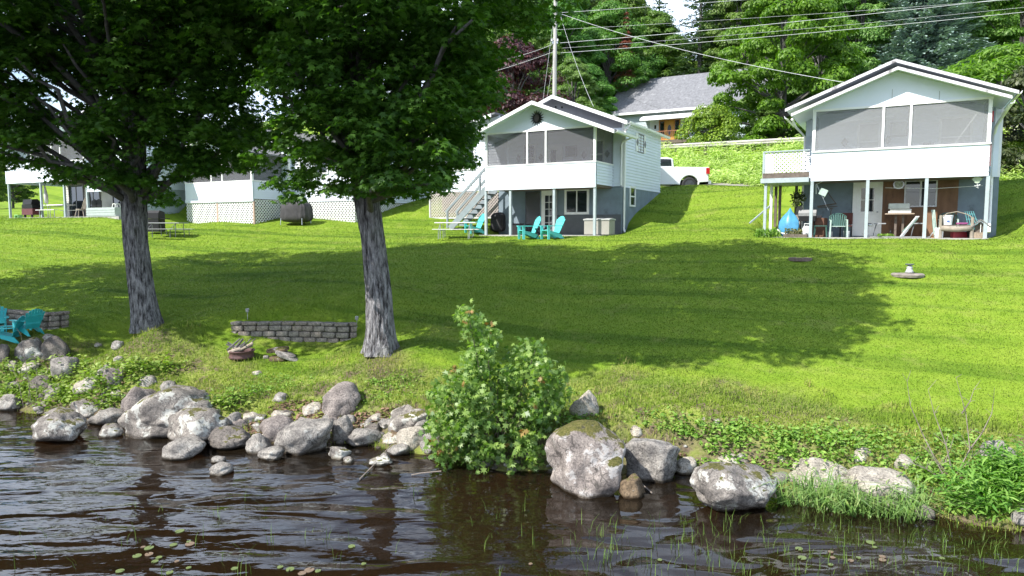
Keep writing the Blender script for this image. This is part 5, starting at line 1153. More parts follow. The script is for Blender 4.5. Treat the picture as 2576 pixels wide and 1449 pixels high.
f = MB().box(5.25, 5.35, -.12, -.03, 0, 2.2).box(7.25, 7.35, -.12, -.03, 0, 2.2).box(5.35, 7.25, -.12, -.03, 2.1, 2.2).box(5.77, 5.85, -.12, -.03, 0, 2.1).box(6.75, 6.83, -.12, -.03, 0, 2.1).box(5.35, 5.77, -.1, -.03, 0, .6).box(6.83, 7.25, -.1, -.03, 0, .6).build('door_frame', od, hx)
d_ = MB().box(5.85, 6.75, -.09, -.035, 0, 2.1).build('door', yd, hx)
MB().prism([(6.3 + .19 * math.cos(a), 1.2 + .5 * math.sin(a)) for a in np.linspace(0, 6.283, 20, endpoint=False)], 'y', -.105, -.092).build('oval_glass', M('leaded_glass', (.10, .12, .17), .2, .4, 20), d_)
for a_ in (5.37, 6.85): MB().box(a_, a_ + .38, -.06, -.04, .6, 2.08).build('sidelight', glass, hx)
mb = MB().box(3.95, 8.85, -2.3, -2.22, .78, .85).box(3.95, 8.85, -2.3, -2.24, .1, .16)
for k in range(26): mb.box(4.0 + k * .19, 4.03 + k * .19, -2.28, -2.25, .16, .78)
mb.build('porch_railing', M('brown_railing', (.24, .10, .05), .7), hx)
MB().box(3.85, 8.95, -2.35, -.05, -.35, -.02).build('porch_floor', darkw, hx)
MB().box(4.8, 4.95, -.12, -.04, 1.4, 1.75).build('porch_lamp', black, hx)
# guard rail
g = road_pt(0, 0); gr = thing('guard_rail', 'weathered grey guard rail along the road above the weedy slope', 'guard rail', (g[0], g[1], gz(*g))); gr['kind'] = 'thing'
gm_ = M('weathered_rail', (.40, .38, .34), .8, .15, 3, .2); pts = [(t, *road_pt(t, 0)) for t in np.arange(-3.5, 24.1, .5)]
zz = [gz(a, b) + .02 for t, a, b in pts]; zz = np.polyval(np.polyfit(np.arange(len(zz)), zz, 1), np.arange(len(zz))) + .06
mb = MB()
for i, (t, a, b) in enumerate(pts):
    for dz, dy in ((.36, 0), (.42, -.05), (.48, -.05), (.52, 0), (.56, -.05), (.62, -.05), (.68, 0)): q = np.array([a, b]) + NX * dy; mb.v.append((q[0] - g[0], q[1] - g[1], zz[i] + dz - gz(*g)))
for i in range(len(pts) - 1):
    for k in range(6): a = i * 7 + k; mb.f.append((a, a + 7, a + 8, a + 1))
bo = mb.build('beam', gm_, gr)
for i in range(0, len(pts), 4):
    t, a, b = pts[i]; MB().box(-.08, .08, .02, .2, -.6, .70).build('post', darkw, gr, loc=(a - g[0], b - g[1], zz[i] - gz(*g)))
# pickup truck
tk = thing('pickup_truck', 'white pickup truck parked on the drive behind the middle cottage', 'pickup truck', (at(1768, 440, 40.5)[0], 40.5, 6.36), R(4))
wp = M('white_car_paint', (.78, .79, .80), .18, .02, 2, 0, spec=.6); ty = M('tyre_rubber', (.022, .022, .023), .85, .1, 10, .1); rimm = M('dark_rim', (.10, .10, .11), .35, .1, 5, 0, metal=.6); red = M('tail_red', (.45, .01, .012), .2, .1, 5, 0)
def arch(x, r): return [(x + r * math.cos(a), .43 + r * math.sin(a)) for a in np.linspace(0, math.pi, 11)]
bodyp = [(0, .62), (-.02, 1.0), (.0, 1.42), (-1.72, 1.43), (-1.95, 1.43), (-3.9, 1.38), (-4.4, 1.25), (-5.7, 1.1), (-5.8, .55), (-5.3, .5)] + [(x, z) for x, z in arch(-4.75, .52)][::-1] + [(-4.2, .45), (-1.75, .45)] + arch(-1.1, .54)[::-1] + [(-.5, .58)]
MB().prism(bodyp, 'y', -.98, .98).build('body', wp, tk, bevel=.04)
MB().prism([(-1.95, 1.42), (-2.02, 1.90), (-2.3, 1.96), (-3.3, 1.96), (-4.25, 1.36)], 'y', -.86, .86).build('cab', wp, tk, bevel=.05)
MB().prism([(-2.1, 1.48), (-2.14, 1.86), (-3.2, 1.88), (-3.95, 1.46)], 'y', -.875, .875).box(-2.0, -1.94, -.7, .7, 1.5, 1.84).build('cab_window', glass, tk)
MB().box(-.02, .03, -.85, .85, .75, 1.36).box(-1.8, -.1, -.8, .8, 1.35, 1.425).build('tailgate', M('dark_bed', (.05, .05, .052), .7), tk)
for s in (-1, 1): MB().box(-.16, .035, s * .985 - .06, s * .985 + .015 * s, 1.05, 1.38).build('tail_light', red, tk)
MB().box(.0, .16, -.95, .95, .48, .68).build('bumper', M('chrome', (.6, .6, .62), .2, .05, 4, 0, metal=.9), tk)
for x in (-1.1, -4.75):
    for s in (-1, 1):
        w_ = MB().lathe([(.0, -.12), (.36, -.13), (.43, -.09), (.435, 0), (.43, .09), (.36, .13), (.0, .12)], n=28).xf(Matrix.Translation((x, s * .88, .43)) @ Matrix.Rotation(R(90), 4, 'X')).build('wheel', ty, tk)
        mb = MB().lathe([(.0, .0), (.27, .0), (.27, .02), (0, .02)], n=24)
        for k in range(6): a = k * math.pi / 3; mb.bar((.04 * math.cos(a), .04 * math.sin(a), .035), (.26 * math.cos(a), .26 * math.sin(a), .03), .07, .03)
        mb.xf(Matrix.Translation((x, s * 1.01, .43)) @ Matrix.Rotation(R(90 * s * -1), 4, 'X') if s < 0 else Matrix.Translation((x, 1.01, .43)) @ Matrix.Rotation(R(-90), 4, 'X')); mb.build('rim', rimm, w_)
# pole
pb = at(1395, 237, 47); pz = gz(pb[0], pb[1]); pole = thing('utility_pole', 'tall grey wooden utility pole behind the middle cottage', 'utility pole', (pb[0], pb[1], pz - .1))
MB().tube([(0, 0, 0), (0, 0, 6), (.03, 0, 12), (.05, 0, 15)], [.16, .145, .125, .115], 12).build('pole', M('weathered_pole', (.40, .385, .36), .9, .18, 5, .3, stretch=(1, 1, .1)), pole)
for z_ in (16.5, 12.9): MB().box(-.2, .2, -.1, .1, z_ - pz + .05, z_ - pz + .2).build('bracket', metal, pole)
for x_ in (-.18, .18): MB().lathe([(.03, 0), (.07, .03), (.05, .08), (.07, .12), (.02, .17)], (x_, -.1, 16.5 - pz + .2), 8).build('insulator', M('porcelain', (.5, .5, .52), .3), pole)
wirem = M('wire_light', (.55, .57, .57), .6, .05, 3, 0); wired = M('wire_dark', (.07, .07, .07), .7, .05, 3, 0)
def wire(a, b, Da, Db, r, label, sag=.4, m=wirem, nm='utility_wire', mid=None):
    A, B = at(*a, Da), at(*b, Db); pts = []
    for t in np.linspace(0, 1, 24): p_ = A * (1 - t) + B * t; p_[2] -= sag * 4 * t * (1 - t); pts.append(tuple(p_ - A))
    o = MB().tube(pts, r * .62, 5).build(nm, m); o.location = tuple(A); return tag(o, label, 'wire', 'overhead wires on the utility pole')
wire((1408, 32), (2750, -74), 46.9, 37.2, .017, 'topmost pale wire running right from the pole top', .1)
wire((1396, 75), (2750, -17), 46.9, 37.2, .010, 'thin wire second from the top running right', .1)
wire((1409, 108), (2750, -28), 46.9, 37.2, .021, 'thick pale wire running right across the big maple', .15)
wire((1414, 121), (2750, 0), 46.9, 37.2, .010, 'thin wire between the two thick pale ones', .15)
wire((1411, 133), (2750, 12), 46.9, 37.2, .019, 'lowest thick pale wire running right past the blue spruce', .15)
wire((1409, 34), (2134, 209), 46.9, 30.5, .016, 'pale service wire slanting down to the right cottage roof', .35)
wire((1409, 36), (1493, 268), 46.9, 37.5, .012, 'pale wire dropping steeply to the middle cottage roof', .3)
wire((1394, 39), (1366, 252), 46.9, 46.5, .012, 'left guy line of the pole', .0)
wire((1396, 135), (1376, 246), 46.9, 46.5, .010, 'shorter guy line just left of the pole', .0)
wire((1393, 130), (1180, 196), 46.9, 55, .020, 'lower pale wire running left from the pole', .1)
wire((1390, 112), (1200, 162), 46.9, 55, .018, 'upper pale wire running left from the pole', .2)
wire((1393, 124), (1180, 180), 46.9, 55, .012, 'dark wire bundle running left from the pole', .3, wired)
wire((1412, 138), (1721, 283), 46.9, 70, .014, 'dark service wire sagging in front of the grey house roof', .8, wired)

# ================= furniture and objects =================
teal = M('shaded_turquoise_plastic', (.03, .40, .42), .45, .05, 4, .05, spec=.4); tealb = M('bright_turquoise_plastic', (.10, .56, .54), .45, .05, 4, .05, spec=.4)  # foreground chairs get a darker turquoise, their shade put into the colour
def adirondack(mat, name='adirondack_chair'):
    c = thing(name, '', 'chair')
    # front is -y
    mb = MB()
    for k in range(6): y = -.30 + k * .095; mb.bar((-.27, y, .37 - k * .022), (.27, y, .37 - k * .022), .085, .022, up=(0, .23, 1))
    mb.build('seat', mat, c)
    mb = MB()
    for k in range(7):
        t = (k - 3) / 3; x0, x1 = t * .20, t * .31; top = .98 - .13 * t * t; yb, yt = .22, .22 + .28 * (top - .25) / .7
        mb.bar((x0, yb, .25), (x1, yt, top), .085, .02, up=(0, -1, .4))
    mb.bar((-.24, .31, .45), (.24, .31, .45), .03, .06).bar((-.29, .42, .75), (.29, .42, .75), .03, .06).build('backrest', mat, c)
    for s in (-1, 1):
        MB().prism([(s * .26, -.36), (s * .40, -.40), (s * .41, .1), (s * .34, .36), (s * .29, .36), (s * .28, .0)][::s], 'z', .55, .58).build('armrest', mat, c)
        MB().prism([(-.36, .0), (-.26, .0), (-.25, .55), (-.38, .55)], 'x', s * .30 - .02, s * .30 + .02).build('leg', mat, c)
        MB().prism([(-.34, .36), (-.34, .28), (.36, .0), (.48, .0), (.30, .22)], 'x', s * .26 - .015, s * .26 + .015).build('leg', mat, c)
    return c
ch = adirondack(teal); p_ = hit(22, 862); ch.location = tuple(p_); ch.rotation_euler = (0, 0, R(-78)); ch['label'] = 'turquoise adirondack chair closest to the rocks, seen from its side at left'
p_ = hit(72, 842); o = dup(ch, p_, R(-112), 'turquoise adirondack chair with its back to the block wall at left'); p_ = hit(-8, 836); dup(ch, p_, R(35), 'turquoise adirondack chair half cut by the left edge')
cb = adirondack(tealb); def_ = [(1329, 602, -72, 'light turquoise adirondack chair, left one of the pair before the middle cottage'), (1388, 602, -64, 'light turquoise adirondack chair, right one of the pair before the middle cottage'), (1193, 588, -60, 'turquoise adirondack chair behind the white picnic table by the stairs')]
for k, (x, y, a, lb) in enumerate(def_):
    q = hit(x, y); 
    if k == 0: cb.location = tuple(q); cb.rotation_euler = (0, 0, R(a)); cb['label'] = lb
    else: dup(cb, q, R(a), lb)
for o in list(sc.objects):
    if o.get('category') == 'chair' and o.parent is None:
        o['group'] = 'turquoise adirondack chairs'
        if o.location[1] < 25: o.scale = (.74, .74, .74)
q = hit(1358, 601); st_ = thing('side_table', 'small dark folding table between the pair of turquoise chairs', 'table', q)
MB().box(-.22, .22, -.22, .22, .42, .45).build('table_top', black, st_)
for s in (-1, 1): MB().bar((-.2, s * .18, 0), (.2, s * .18, .42), .03, .03).bar((.2, s * .18, 0), (-.2, s * .18, .42), .03, .03).build('leg', black, st_)
def picnic(label, x, y, rz, top, legm, L=1.8, bench2=True):
    t = thing('picnic_table', label, 'picnic table', hit(x, y), R(rz))
    MB().box(-L / 2, L / 2, -.38, .38, .70, .74).build('table_top', top, t, bevel=.01)
    for s in (-1, 1): MB().box(-L / 2, L / 2, s * .72 - .13, s * .72 + .13, .41, .44).build('bench', top, t, bevel=.01)
    for s in (-1, 1):
        x_ = s * L * .36
        MB().tube([(x_, -.3, .7), (x_, -.34, .02)], .018, 6).tube([(x_, .3, .7), (x_, .34, .02)], .018, 6).tube([(x_, -.72, .41), (x_, -.74, .0)], .018, 6).tube([(x_, .72, .41), (x_, .74, .0)], .018, 6).tube([(x_, -.72, .38), (x_, .72, .38)], .014, 6).tube([(x_, -.3, .68), (x_, -.72, .4)], .014, 6).build('leg_frame', legm, t)
    return t
plw = M('white_plastic', (.75, .75, .73), .5, .04, 5, .05); gpl = M('grey_plastic_top', (.26, .27, .28), .6, .05, 5, .05); gmet = M('dark_grey_metal', (.12, .13, .14), .5)
picnic('white folding picnic table in front of the cottage stairs', 1148, 601, -6, plw, metal, 1.85)
picnic('grey picnic table on the lawn behind the leftmost trunk', 424, 598, -10, gpl, gmet, 1.75)
def cover(w, d, h, seed, name, label, xy, rz, mat, legs=True):
    V0, F0 = ico(5); V = V0.copy(); e = .55
    V = np.sign(V) * np.abs(V) ** e; V /= 1.0; fold = noise3(np.stack([np.arctan2(V0[:, 1], V0[:, 0]) * 3, V0[:, 2] * .5, V0[:, 2] * 0], 1), 1.6, 3, seed)
    fl = 1 + .10 * (V[:, 2] < 0) * (-V[:, 2]); V[:, 0] *= w / 2 * fl * (1 + .22 * fold); V[:, 1] *= d / 2 * fl * (1 + .22 * fold)
    tp_ = noise3(V0, 1.6, 2, seed + 3); V[:, 2] = (V[:, 2] * .5 + .5) * h + (V[:, 2] > 0) * tp_ * .16
    V[:, 2] += .14
    t = thing(name, label, 'grill cover', hit(*xy), R(rz)); np_mesh('cover', V, F0, mat, t, smooth=True)
    if legs:
        for x_ in (-w * .38, w * .38): MB().tube([(x_, -d * .52, .35), (x_ * 1.02, -d * .55, 0)], .018, 6).build('leg', metal, t)
        for x_ in (-w * .38, w * .38): MB().tube([(x_, d * .42, .3), (x_, d * .42, 0)], .018, 6).build('leg', metal, t)
    return t
cvm = M('black_cover_fabric', (.025, .024, .027), .75, .2, 4, .4); cvg = M('charcoal_cover_fabric', (.04, .038, .042), .8, .2, 4, .4)
cover(.74, .6, .95, 3, 'covered_grill', 'black covered grill standing on the patio beside the outside stairs', (1254, 590), -20, cvm, False)
cover(1.6, 1.0, 1.1, 8, 'covered_grill', 'wide charcoal fabric cover over a grill before the lattice skirt', (746, 566), -12, cvg)
# bicycle-like frame against lattice
q = hit(715, 560); t = MB().tube([(-.25, .9, 1.3), (-.25, .9, 1.75), (-.12, .9, 1.9), (.1, .9, 1.85), (.18, .9, 1.3)], .03, 6).tube([(-.28, .9, 1.85), (-.28, .9, 2.15)], .012, 5).tube([(.1, .9, 1.88), (.25, .9, 2.0)], .012, 5).build('hose_holder', black); t.location = tuple(q + np.array([.1, -.3, -.55])); tag(t, 'black hose holder on the lattice behind the covered grill', 'hose holder')
# deck box
q = loc(P_C, -.05, .62); db = thing('deck_box', 'beige plastic storage box beside the corner post of the middle cottage', 'storage box', (q[0], q[1], zC), -TH - R(4))
bx = M('beige_plastic', (.30, .29, .26), .6, .05, 4, .05)
MB().box(-.62, .62, -.3, .3, .03, .66).build('box', bx, db, bevel=.02); MB().prism([(-.33, .665), (.33, .665), (.33, .72), (0, .76), (-.33, .72)], 'x', -.65, .65).build('lid', M('grey_lid', (.36, .37, .36), .6), db)
for s in (-.3, 0, .3): pass
q = loc(P_C, -4.6, 1.3); t = thing('storage_bin', 'dark bin in the shade behind the covered grill', 'bin', (q[0], q[1], zC)); MB().box(-.3, .3, -.25, .25, 0, .5).build('bin', cvm, t, bevel=.03); MB().box(-.32, .32, -.27, .27, .505, .55).build('lid', black, t)
# ---- right cottage patio ----
def rl(x, y): q = loc(P_R, x, y); return (q[0], q[1], zR)
def rs(x, y, z=0.0):     # photo px (crop of the patio) to local x at depth y
    u, v = (2250 + x * .3191) / 3, 0; d = ray(u, 240); P = P_R + NX * y; t = np.dot(P, NX) / np.dot(d[:2], NX); return float(np.dot(d[:2] * t - P, AX))
grn = M('green_plastic', (.03, .10, .08), .5, .08, 5, .05); pgrn = M('pale_green_plastic', (.36, .46, .41), .5, .05, 5, .05)
def monobloc(x, y, rz, m1, m2, label):
    c = thing('plastic_chair', label, 'chair', rl(x, y), -TH + R(rz), 'plastic armchairs on the right patio')
    MB().box(-.24, .24, -.24, .22, .40, .43).build('seat', m2, c, bevel=.015)
    mb = MB()
    for k in range(7): t = (k - 3) / 3; mb.bar((t * .19, .22, .43), (t * .24, .34, .88 - .07 * t * t), .045, .015, up=(0, -1, .3))
    mb.tube([(-.26, .24, .42), (-.29, .32, .80), (-.15, .35, .89), (0, .355, .91), (.15, .35, .89), (.29, .32, .80), (.26, .24, .42)], .02, 6).build('backrest', m1, c)
    for s in (-1, 1):
        MB().tube([(s * .27, .30, .66), (s * .31, .0, .66), (s * .29, -.25, .64)], .022, 6).build('armrest', m2, c)
        MB().bar((s * .28, -.25, .65), (s * .30, -.28, 0), .05, .05, up=(0, 1, 0)).build('leg', m2, c); MB().bar((s * .25, .22, .42), (s * .27, .30, 0), .05, .04, up=(0, 1, 0)).build('leg', m1, c)
    return c
monobloc(rs(825, .45), .45, 8, grn, pgrn, 'green plastic armchair left of the patio door')
monobloc(rs(1855, 1.0), 1.0, 0, grn, pgrn, 'green plastic armchair carrying a white bucket')
wb = M('white_bucket', (.72, .73, .72), .5, .04, 5, .03)
def bucket(x, y, z, r, h, label, mat=wb, nm='bucket', handle=True, lbl=False):
    q = rl(x, y); t = thing(nm, label, 'bucket' if nm == 'bucket' else nm.replace('_', ' '), (q[0], q[1], q[2] + z), -TH)
    MB().lathe([(r * .84, 0), (r, h * .88), (r * 1.07, h * .88), (r * 1.07, h), (r * .98, h), (r * .82, .02)], n=20).build('body', mat, t, smooth=False)
    if handle: MB().tube([(r * 1.05 * math.cos(a), -.0 - r * .9 * math.sin(a) * .5, h * .9 - r * .9 * math.sin(a)) for a in np.linspace(0, math.pi, 9)], .004, 4).build('handle', metal, t)
    if lbl: MB().box(-.04, .04, -r * .98, -r * .93, h * .35, h * .5).build('paper_label', M('blue_label', (.08, .15, .4), .6), t)
    return t
bucket(rs(1852, .95), .95, .435, .15, .38, 'white bucket standing on the green plastic chair', lbl=True)
bucket(rs(1775, .2), .2, 0, .14, .36, 'white bucket on the patio edge beside the log planter')
bucket(rs(2165, 1.5), 1.5, .35, .2, .3, 'white tub on a stand near the corner post', handle=False, nm='tub')
bucket(rs(2085, .35), .35, 0, .16, .26, 'black plant pot right of the log planter', black, 'plant_pot', False)
bucket(rs(905, .9), .9, 0, .11, .24, 'small white pail left of the patio door', wb)
bucket(rs(508, .05), .05, 0, .09, .18, 'small white pail at the foot of the gas bottle', wb)
# gas bottle and small grill
q = rl(rs(530, .25), .25); t = thing('gas_bottle', 'white propane bottle behind the left patio post', 'gas bottle', q, -TH)
MB().lathe([(.12, 0), (.13, .03), (.155, .06), (.155, .34), (.13, .40), (.05, .43), (.02, .44)], n=20).build('tank', wb, t, smooth=True); MB().tube([(-.09, 0, .40), (-.09, 0, .52), (.09, 0, .52), (.09, 0, .40)], .015, 6).build('collar', wb, t)
q = rl(rs(535, .65), .65); t = thing('gas_grill', 'small grey lidded grill above the propane bottle', 'grill', q, -TH)
lid = M('grey_grill_lid', (.20, .20, .20), .5); MB().prism([(-.2, 0), (.2, 0), (.2, .12), (.13, .24), (-.13, .24), (-.2, .12)], 'x', -.32, .32).xf(Matrix.Translation((0, 0, .82))).build('lid', lid, t); MB().box(-.3, .3, -.19, .19, .62, .815).build('firebox', black, t)
for s in (-.25, .25): MB().box(s - .02, s + .02, -.02, .02, 0, .62).build('leg', black, t)
# blue boat standing on end
q = rl(rs(352, .3), .3); t = thing('blue_boat', 'light blue pointed boat hull propped upright under the side deck', 'boat', q, -TH + R(-8))
bl_ = M('light_blue_hull', (.07, .27, .45), .4, .2, 3, .05, dirt=((.45, .55, .6), .62)); V = []; n_ = 20
prof = [(0, .16, .03), (.06, .27, .12), (.25, .37, .20), (.45, .39, .24), (.62, .37, .24), (.78, .28, .20), (.90, .18, .15), (1.0, .09, .09), (1.10, .035, .04), (1.15, .008, .01)]
mb = MB(); 
for z_, a_, b_ in prof:
    for k in range(n_): th = 2 * math.pi * k / n_; cc_ = math.cos(th); mb.v.append((a_ * cc_, (-b_ * (1 - abs(cc_)) ** .85 if math.sin(th) < 0 else .12 * b_ * math.sin(th)) + z_ * .22, z_))
for i in range(len(prof) - 1):
    for k in range(n_): a = i * n_ + k; b = i * n_ + (k + 1) % n_; mb.f.append((a, b, b + n_, a + n_))
mb.build('hull', bl_, t, smooth=True)
MB().tube([(-.36, -.12, .30), (-.2, -.17, .16), (0, -.19, .12), (.2, -.17, .16), (.36, -.12, .30)], .03, 6).build('rim_stripe', wb, t)
# planter tray, plants, hanging things
q = rl(rs(460, .05), .05); t = thing('planter_tray', 'low wooden tray of dry plants at the left patio corner', 'planter', q, -TH); MB().box(-.55, .3, -.2, .2, 0, .12).build('tray', darkw, t)
rng = np.random.default_rng(5); C = np.stack([rng.uniform(-.5, .1, 220), rng.uniform(-.2, .2, 220), rng.uniform(.1, .34, 220)], 1); V_, F2 = leaves(C, rnd(220, rng) + np.array([0, 0, .6]), rnd(220, rng), np.full(220, .08), OVAL); np_mesh('plants', V_, F2, leaf_mat('dry_green_leaves', (.09, .10, .04), (.22, .20, .10), .2), t)
q = rl(-6.1, .5); t = thing('hanging_plant', 'dark leafy plant hanging under the side deck above the boat', 'plant', (q[0], q[1], q[2] + 1.5), -TH)
C = rnd(420, rng) * rng.uniform(.05, .3, 420)[:, None] * np.array([1, .8, 1.2]); V_, F2 = leaves(C, rnd(420, rng) + np.array([0, 0, .6]), C + np.array([0, 0, -.1]), np.full(420, .09), OVAL); np_mesh('foliage', V_, F2, gDk, t); MB().tube([(0, 0, .2), (0, 0, .6)], .006, 4).build('hanger', wired, t)
q = rl(-6.15, .9); o = MB().prism([(-.12, .3), (.14, .3), (.2, 1.2), (-.02, 1.25)], 'y', -.02, .02).build('old_board', M('grey_old_board', (.30, .27, .24), .9)); o.location = q; o.rotation_euler = (0, 0, -TH); tag(o, 'old pale board leaning behind the blue boat', 'board')
q = rl(rs(660, .3), .3); t = thing('hanging_lantern', 'pale green white lantern hanging from the porch beam at left', 'lantern', (q[0], q[1], q[2] + 1.6), -TH)
MB().box(-.13, .13, -.1, .1, 0, .25).xf(Matrix.Rotation(R(25), 4, 'Y')).build('body', pgrn, t); MB().tube([(-.2, 0, .05), (-.22, 0, .4), (0, 0, .52)], .012, 5).tube([(.05, 0, -.12), (.2, 0, .12)], .012, 5).build('handle', wb, t)
q = rl(rs(720, 1.7), 1.8); t = MB().bar((-.4, 0, 1.22), (.28, 0, 1.32), .03, .05).bar((-.05, 0, 1.8), (.3, 0, 1.3), .025, .03).bar((-.38, 0, 1.18), (.34, 0, 1.22), .02, .03).build('garden_tools', darkw); t.location = q; t.rotation_euler = (0, 0, -TH); tag(t, 'dark tools hanging on the blue grey wall left of the door', 'tools')
q = rl(rs(745, 1.2), 1.3); t = thing('shovel', 'shovel with a dark grip standing against the blue grey wall', 'shovel', q, -TH); MB().tube([(0, 0, .1), (0, .25, 1.1)], .018, 6).tube([(-.06, .25, 1.12), (.06, .25, 1.12)], .02, 6).build('handle', darkw, t); MB().prism([(-.1, 0), (.1, 0), (.1, .22), (-.1, .22)], 'y', -.01, .01).build('blade', metal, t)
q = rl(rs(898, 1.5), 1.5); t = thing('folding_chair', 'dark red folded seat behind the left green chair', 'chair', q, -TH); MB().box(-.22, .22, .1, .14, .5, .95).build('backrest', M('maroon', (.10, .025, .02), .7), t); MB().box(-.22, .22, -.2, .1, .42, .46).build('seat', MATS['maroon'], t)
for s in (-.2, .2):
    for y_ in (-.18, .1): MB().box(s - .015, s + .015, y_ - .015, y_ + .015, 0, .42).build('leg', black, t)
q = rl(rs(640, 1.1), 1.1); t = thing('storage_crate', 'brown crate of odds and ends behind the green side table', 'crate', q, -TH); MB().box(-.3, .3, -.2, .2, 0, .75).build('box', M('brown_carton', (.14, .07, .045), .9), t); MB().box(-.2, .1, -.12, .1, .755, .85).build('bundle', M('grey_cloth', (.2, .17, .16), .9), t)
q = rl(rs(660, .35), .35); t = thing('side_table', 'small green plastic side table beside the green armchair', 'table', q, -TH); MB().box(-.24, .24, -.2, .2, .42, .45).build('table_top', grn, t)
for s in (-.2, .2):
    for y_ in (-.16, .16): MB().bar((s, y_, .42), (s * 1.15, y_ * 1.1, 0), .035, .035, up=(0, 1, 0)).build('leg', grn, t)
# wall disc, table with boards, folding benches
q = rl(rs(1375, 1.9), 1.93); t = MB().prism([(.19 * math.cos(a), 2.02 + .17 * math.sin(a)) for a in np.linspace(0, 6.283, 24, endpoint=False)], 'y', 0, .03).build('wall_thermometer', metal); t.location = q; t.rotation_euler = (0, 0, -TH); tag(t, 'round dial hanging on the plywood above the patio table', 'thermometer')
f_ = MB().prism([(.15 * math.cos(a), 2.02 + .135 * math.sin(a)) for a in np.linspace(0, 6.283, 24, endpoint=False)], 'y', -.012, -.002).build('dial', M('dial_face', (.5, .52, .5), .6, .3, 14), t)
q = rl(rs(1395, 1.1), 1.1); t = thing('patio_table', 'brown topped patio table carrying a stack of white boards', 'table', q, -TH)
MB().box(-.48, .48, -.32, .32, .86, .90).build('table_top', M('tan_top', (.35, .27, .2), .7), t)
for s in (-.12, .12): MB().box(s - .04, s + .04, -.04, .04, 0, .86).build('leg', darkw, t)
bd = M('white_board', (.50, .51, .50), .8, .15, 5, .2)
for k, (w_, h_, x_, lb) in enumerate(((.75, .08, 0, 'lowest white board in the stack on the patio table'), (.70, .07, .03, 'middle white board in the stack on the patio table'), (.68, .20, -.04, 'thick pale block topping the stack on the patio table'))):
    o = MB().box(-w_ / 2, w_ / 2, -.22, .22, 0, h_).build('white_board', bd, bevel=.01); o.location = (q[0] + x_, q[1], q[2] + .905 + (0, .085, .16)[k]); o.rotation_euler = (0, 0, -TH + .03 * k); tag(o, lb, 'board', 'boards stacked on the patio table')
for x_, lb in ((1215, 'low dark bench between the door and the patio table'), (1575, 'low dark bench to the right of the patio table')):
    q = rl(rs(x_, .7), .7); t = thing('folding_bench', lb, 'bench', q, -TH, 'low benches by the patio table'); MB().box(-.2, .2, -.15, .15, .5, .54).build('seat', gpl, t); MB().tube([(-.12, 0, .5), (-.18, 0, .25), (-.22, 0, 0), (.2, 0, 0)], .02, 6).build('leg', gmet, t)
q = rl(rs(1385, .15), .15); t = MB().tube([(-1.15, 0, .16), (-1.05, 0, .03), (1.0, 0, .03), (1.1, 0, .2)], .02, 6).build('metal_frame', metal); t.location = q; t.rotation_euler = (0, 0, -TH); tag(t, 'bent metal tube lying along the patio edge', 'metal tube')
for k, (x_, dx, lb) in enumerate(((1480, .42, 'folded white lawn chair leaning under the patio table edge'), (1715, -.1, 'folded green and white lawn chair leaning beside the middle right post'))):
    q = rl(rs(x_, .25), .25); t = thing('folded_chair', lb, 'chair', q, -TH); mb = MB()
    for j in range(3): mb.bar((-dx * .6 + j * .04, j * .03, .02), (dx * .6 + j * .04, j * .03 + .1, .78 if k == 0 else 1.0), .03, .03, up=(0, 1, 0))
    mb.build('frame', wb if k == 0 else pgrn, t); MB().bar((-dx * .4 + .02, .05, .2), (dx * .5 + .05, .12, .7), .1, .02, up=(0, 1, 0)).build('webbing', M('green_webbing', (.12, .2, .17), .8), t)
q = rl(rs(1680, 1.2), 1.2); t = thing('wooden_cabinet', 'orange brown cabinet behind the middle right post', 'cabinet', q, -TH); MB().box(-.22, .22, -.2, .2, 0, .95).build('case', M('orange_board', (.33, .15, .06), .7), t); MB().box(-.2, .2, -.22, -.203, .05, .9).build('cabinet_door', brownply, t)
# log planter
lg = M('rustic_log', (.27, .235, .19), .9, .2, 6, .5, stretch=(1, 1, 1)); q = rl(rs(1935, .1), .1); t = thing('log_planter', 'rustic log bench planter with an arched branch', 'planter', q, -TH)
MB().tube([(-.46, 0, .34), (0, 0, .30), (.46, 0, .34)], [.095, .10, .09], 10, jit=.12).build('log', lg, t, smooth=True)
for x_ in (-.48, .46): MB().tube([(x_, 0, 0), (x_, 0, .72 if x_ > 0 else .8)], [.06, .05], 8, jit=.08).build('log_post', lg, t)
MB().tube([(-.48, 0, .7), (-.3, 0, .86), (0, 0, .92), (.3, 0, .82), (.46, 0, .7)], .018, 6).build('branch_arch', lg, t); MB().box(-.4, .4, .02, .2, .42, .46).build('shelf', darkw, t)
o = MB().box(-.15, .2, -.08, .08, 0, .07).build('magenta_bag', M('magenta', (.30, .07, .20), .6), bevel=.03); q = rl(rs(1975, .5), .28); o.location = (q[0], q[1], q[2] + .47); tag(o, 'pink magenta bag lying on the log planter', 'bag')
o = MB().box(-.3, .2, -.1, .1, 0, .22).build('red_box', M('dark_red_box', (.25, .02, .03), .6), bevel=.01); o.location = rl(rs(1975, .45), .45); tag(o, 'dark red box under the log planter', 'box')
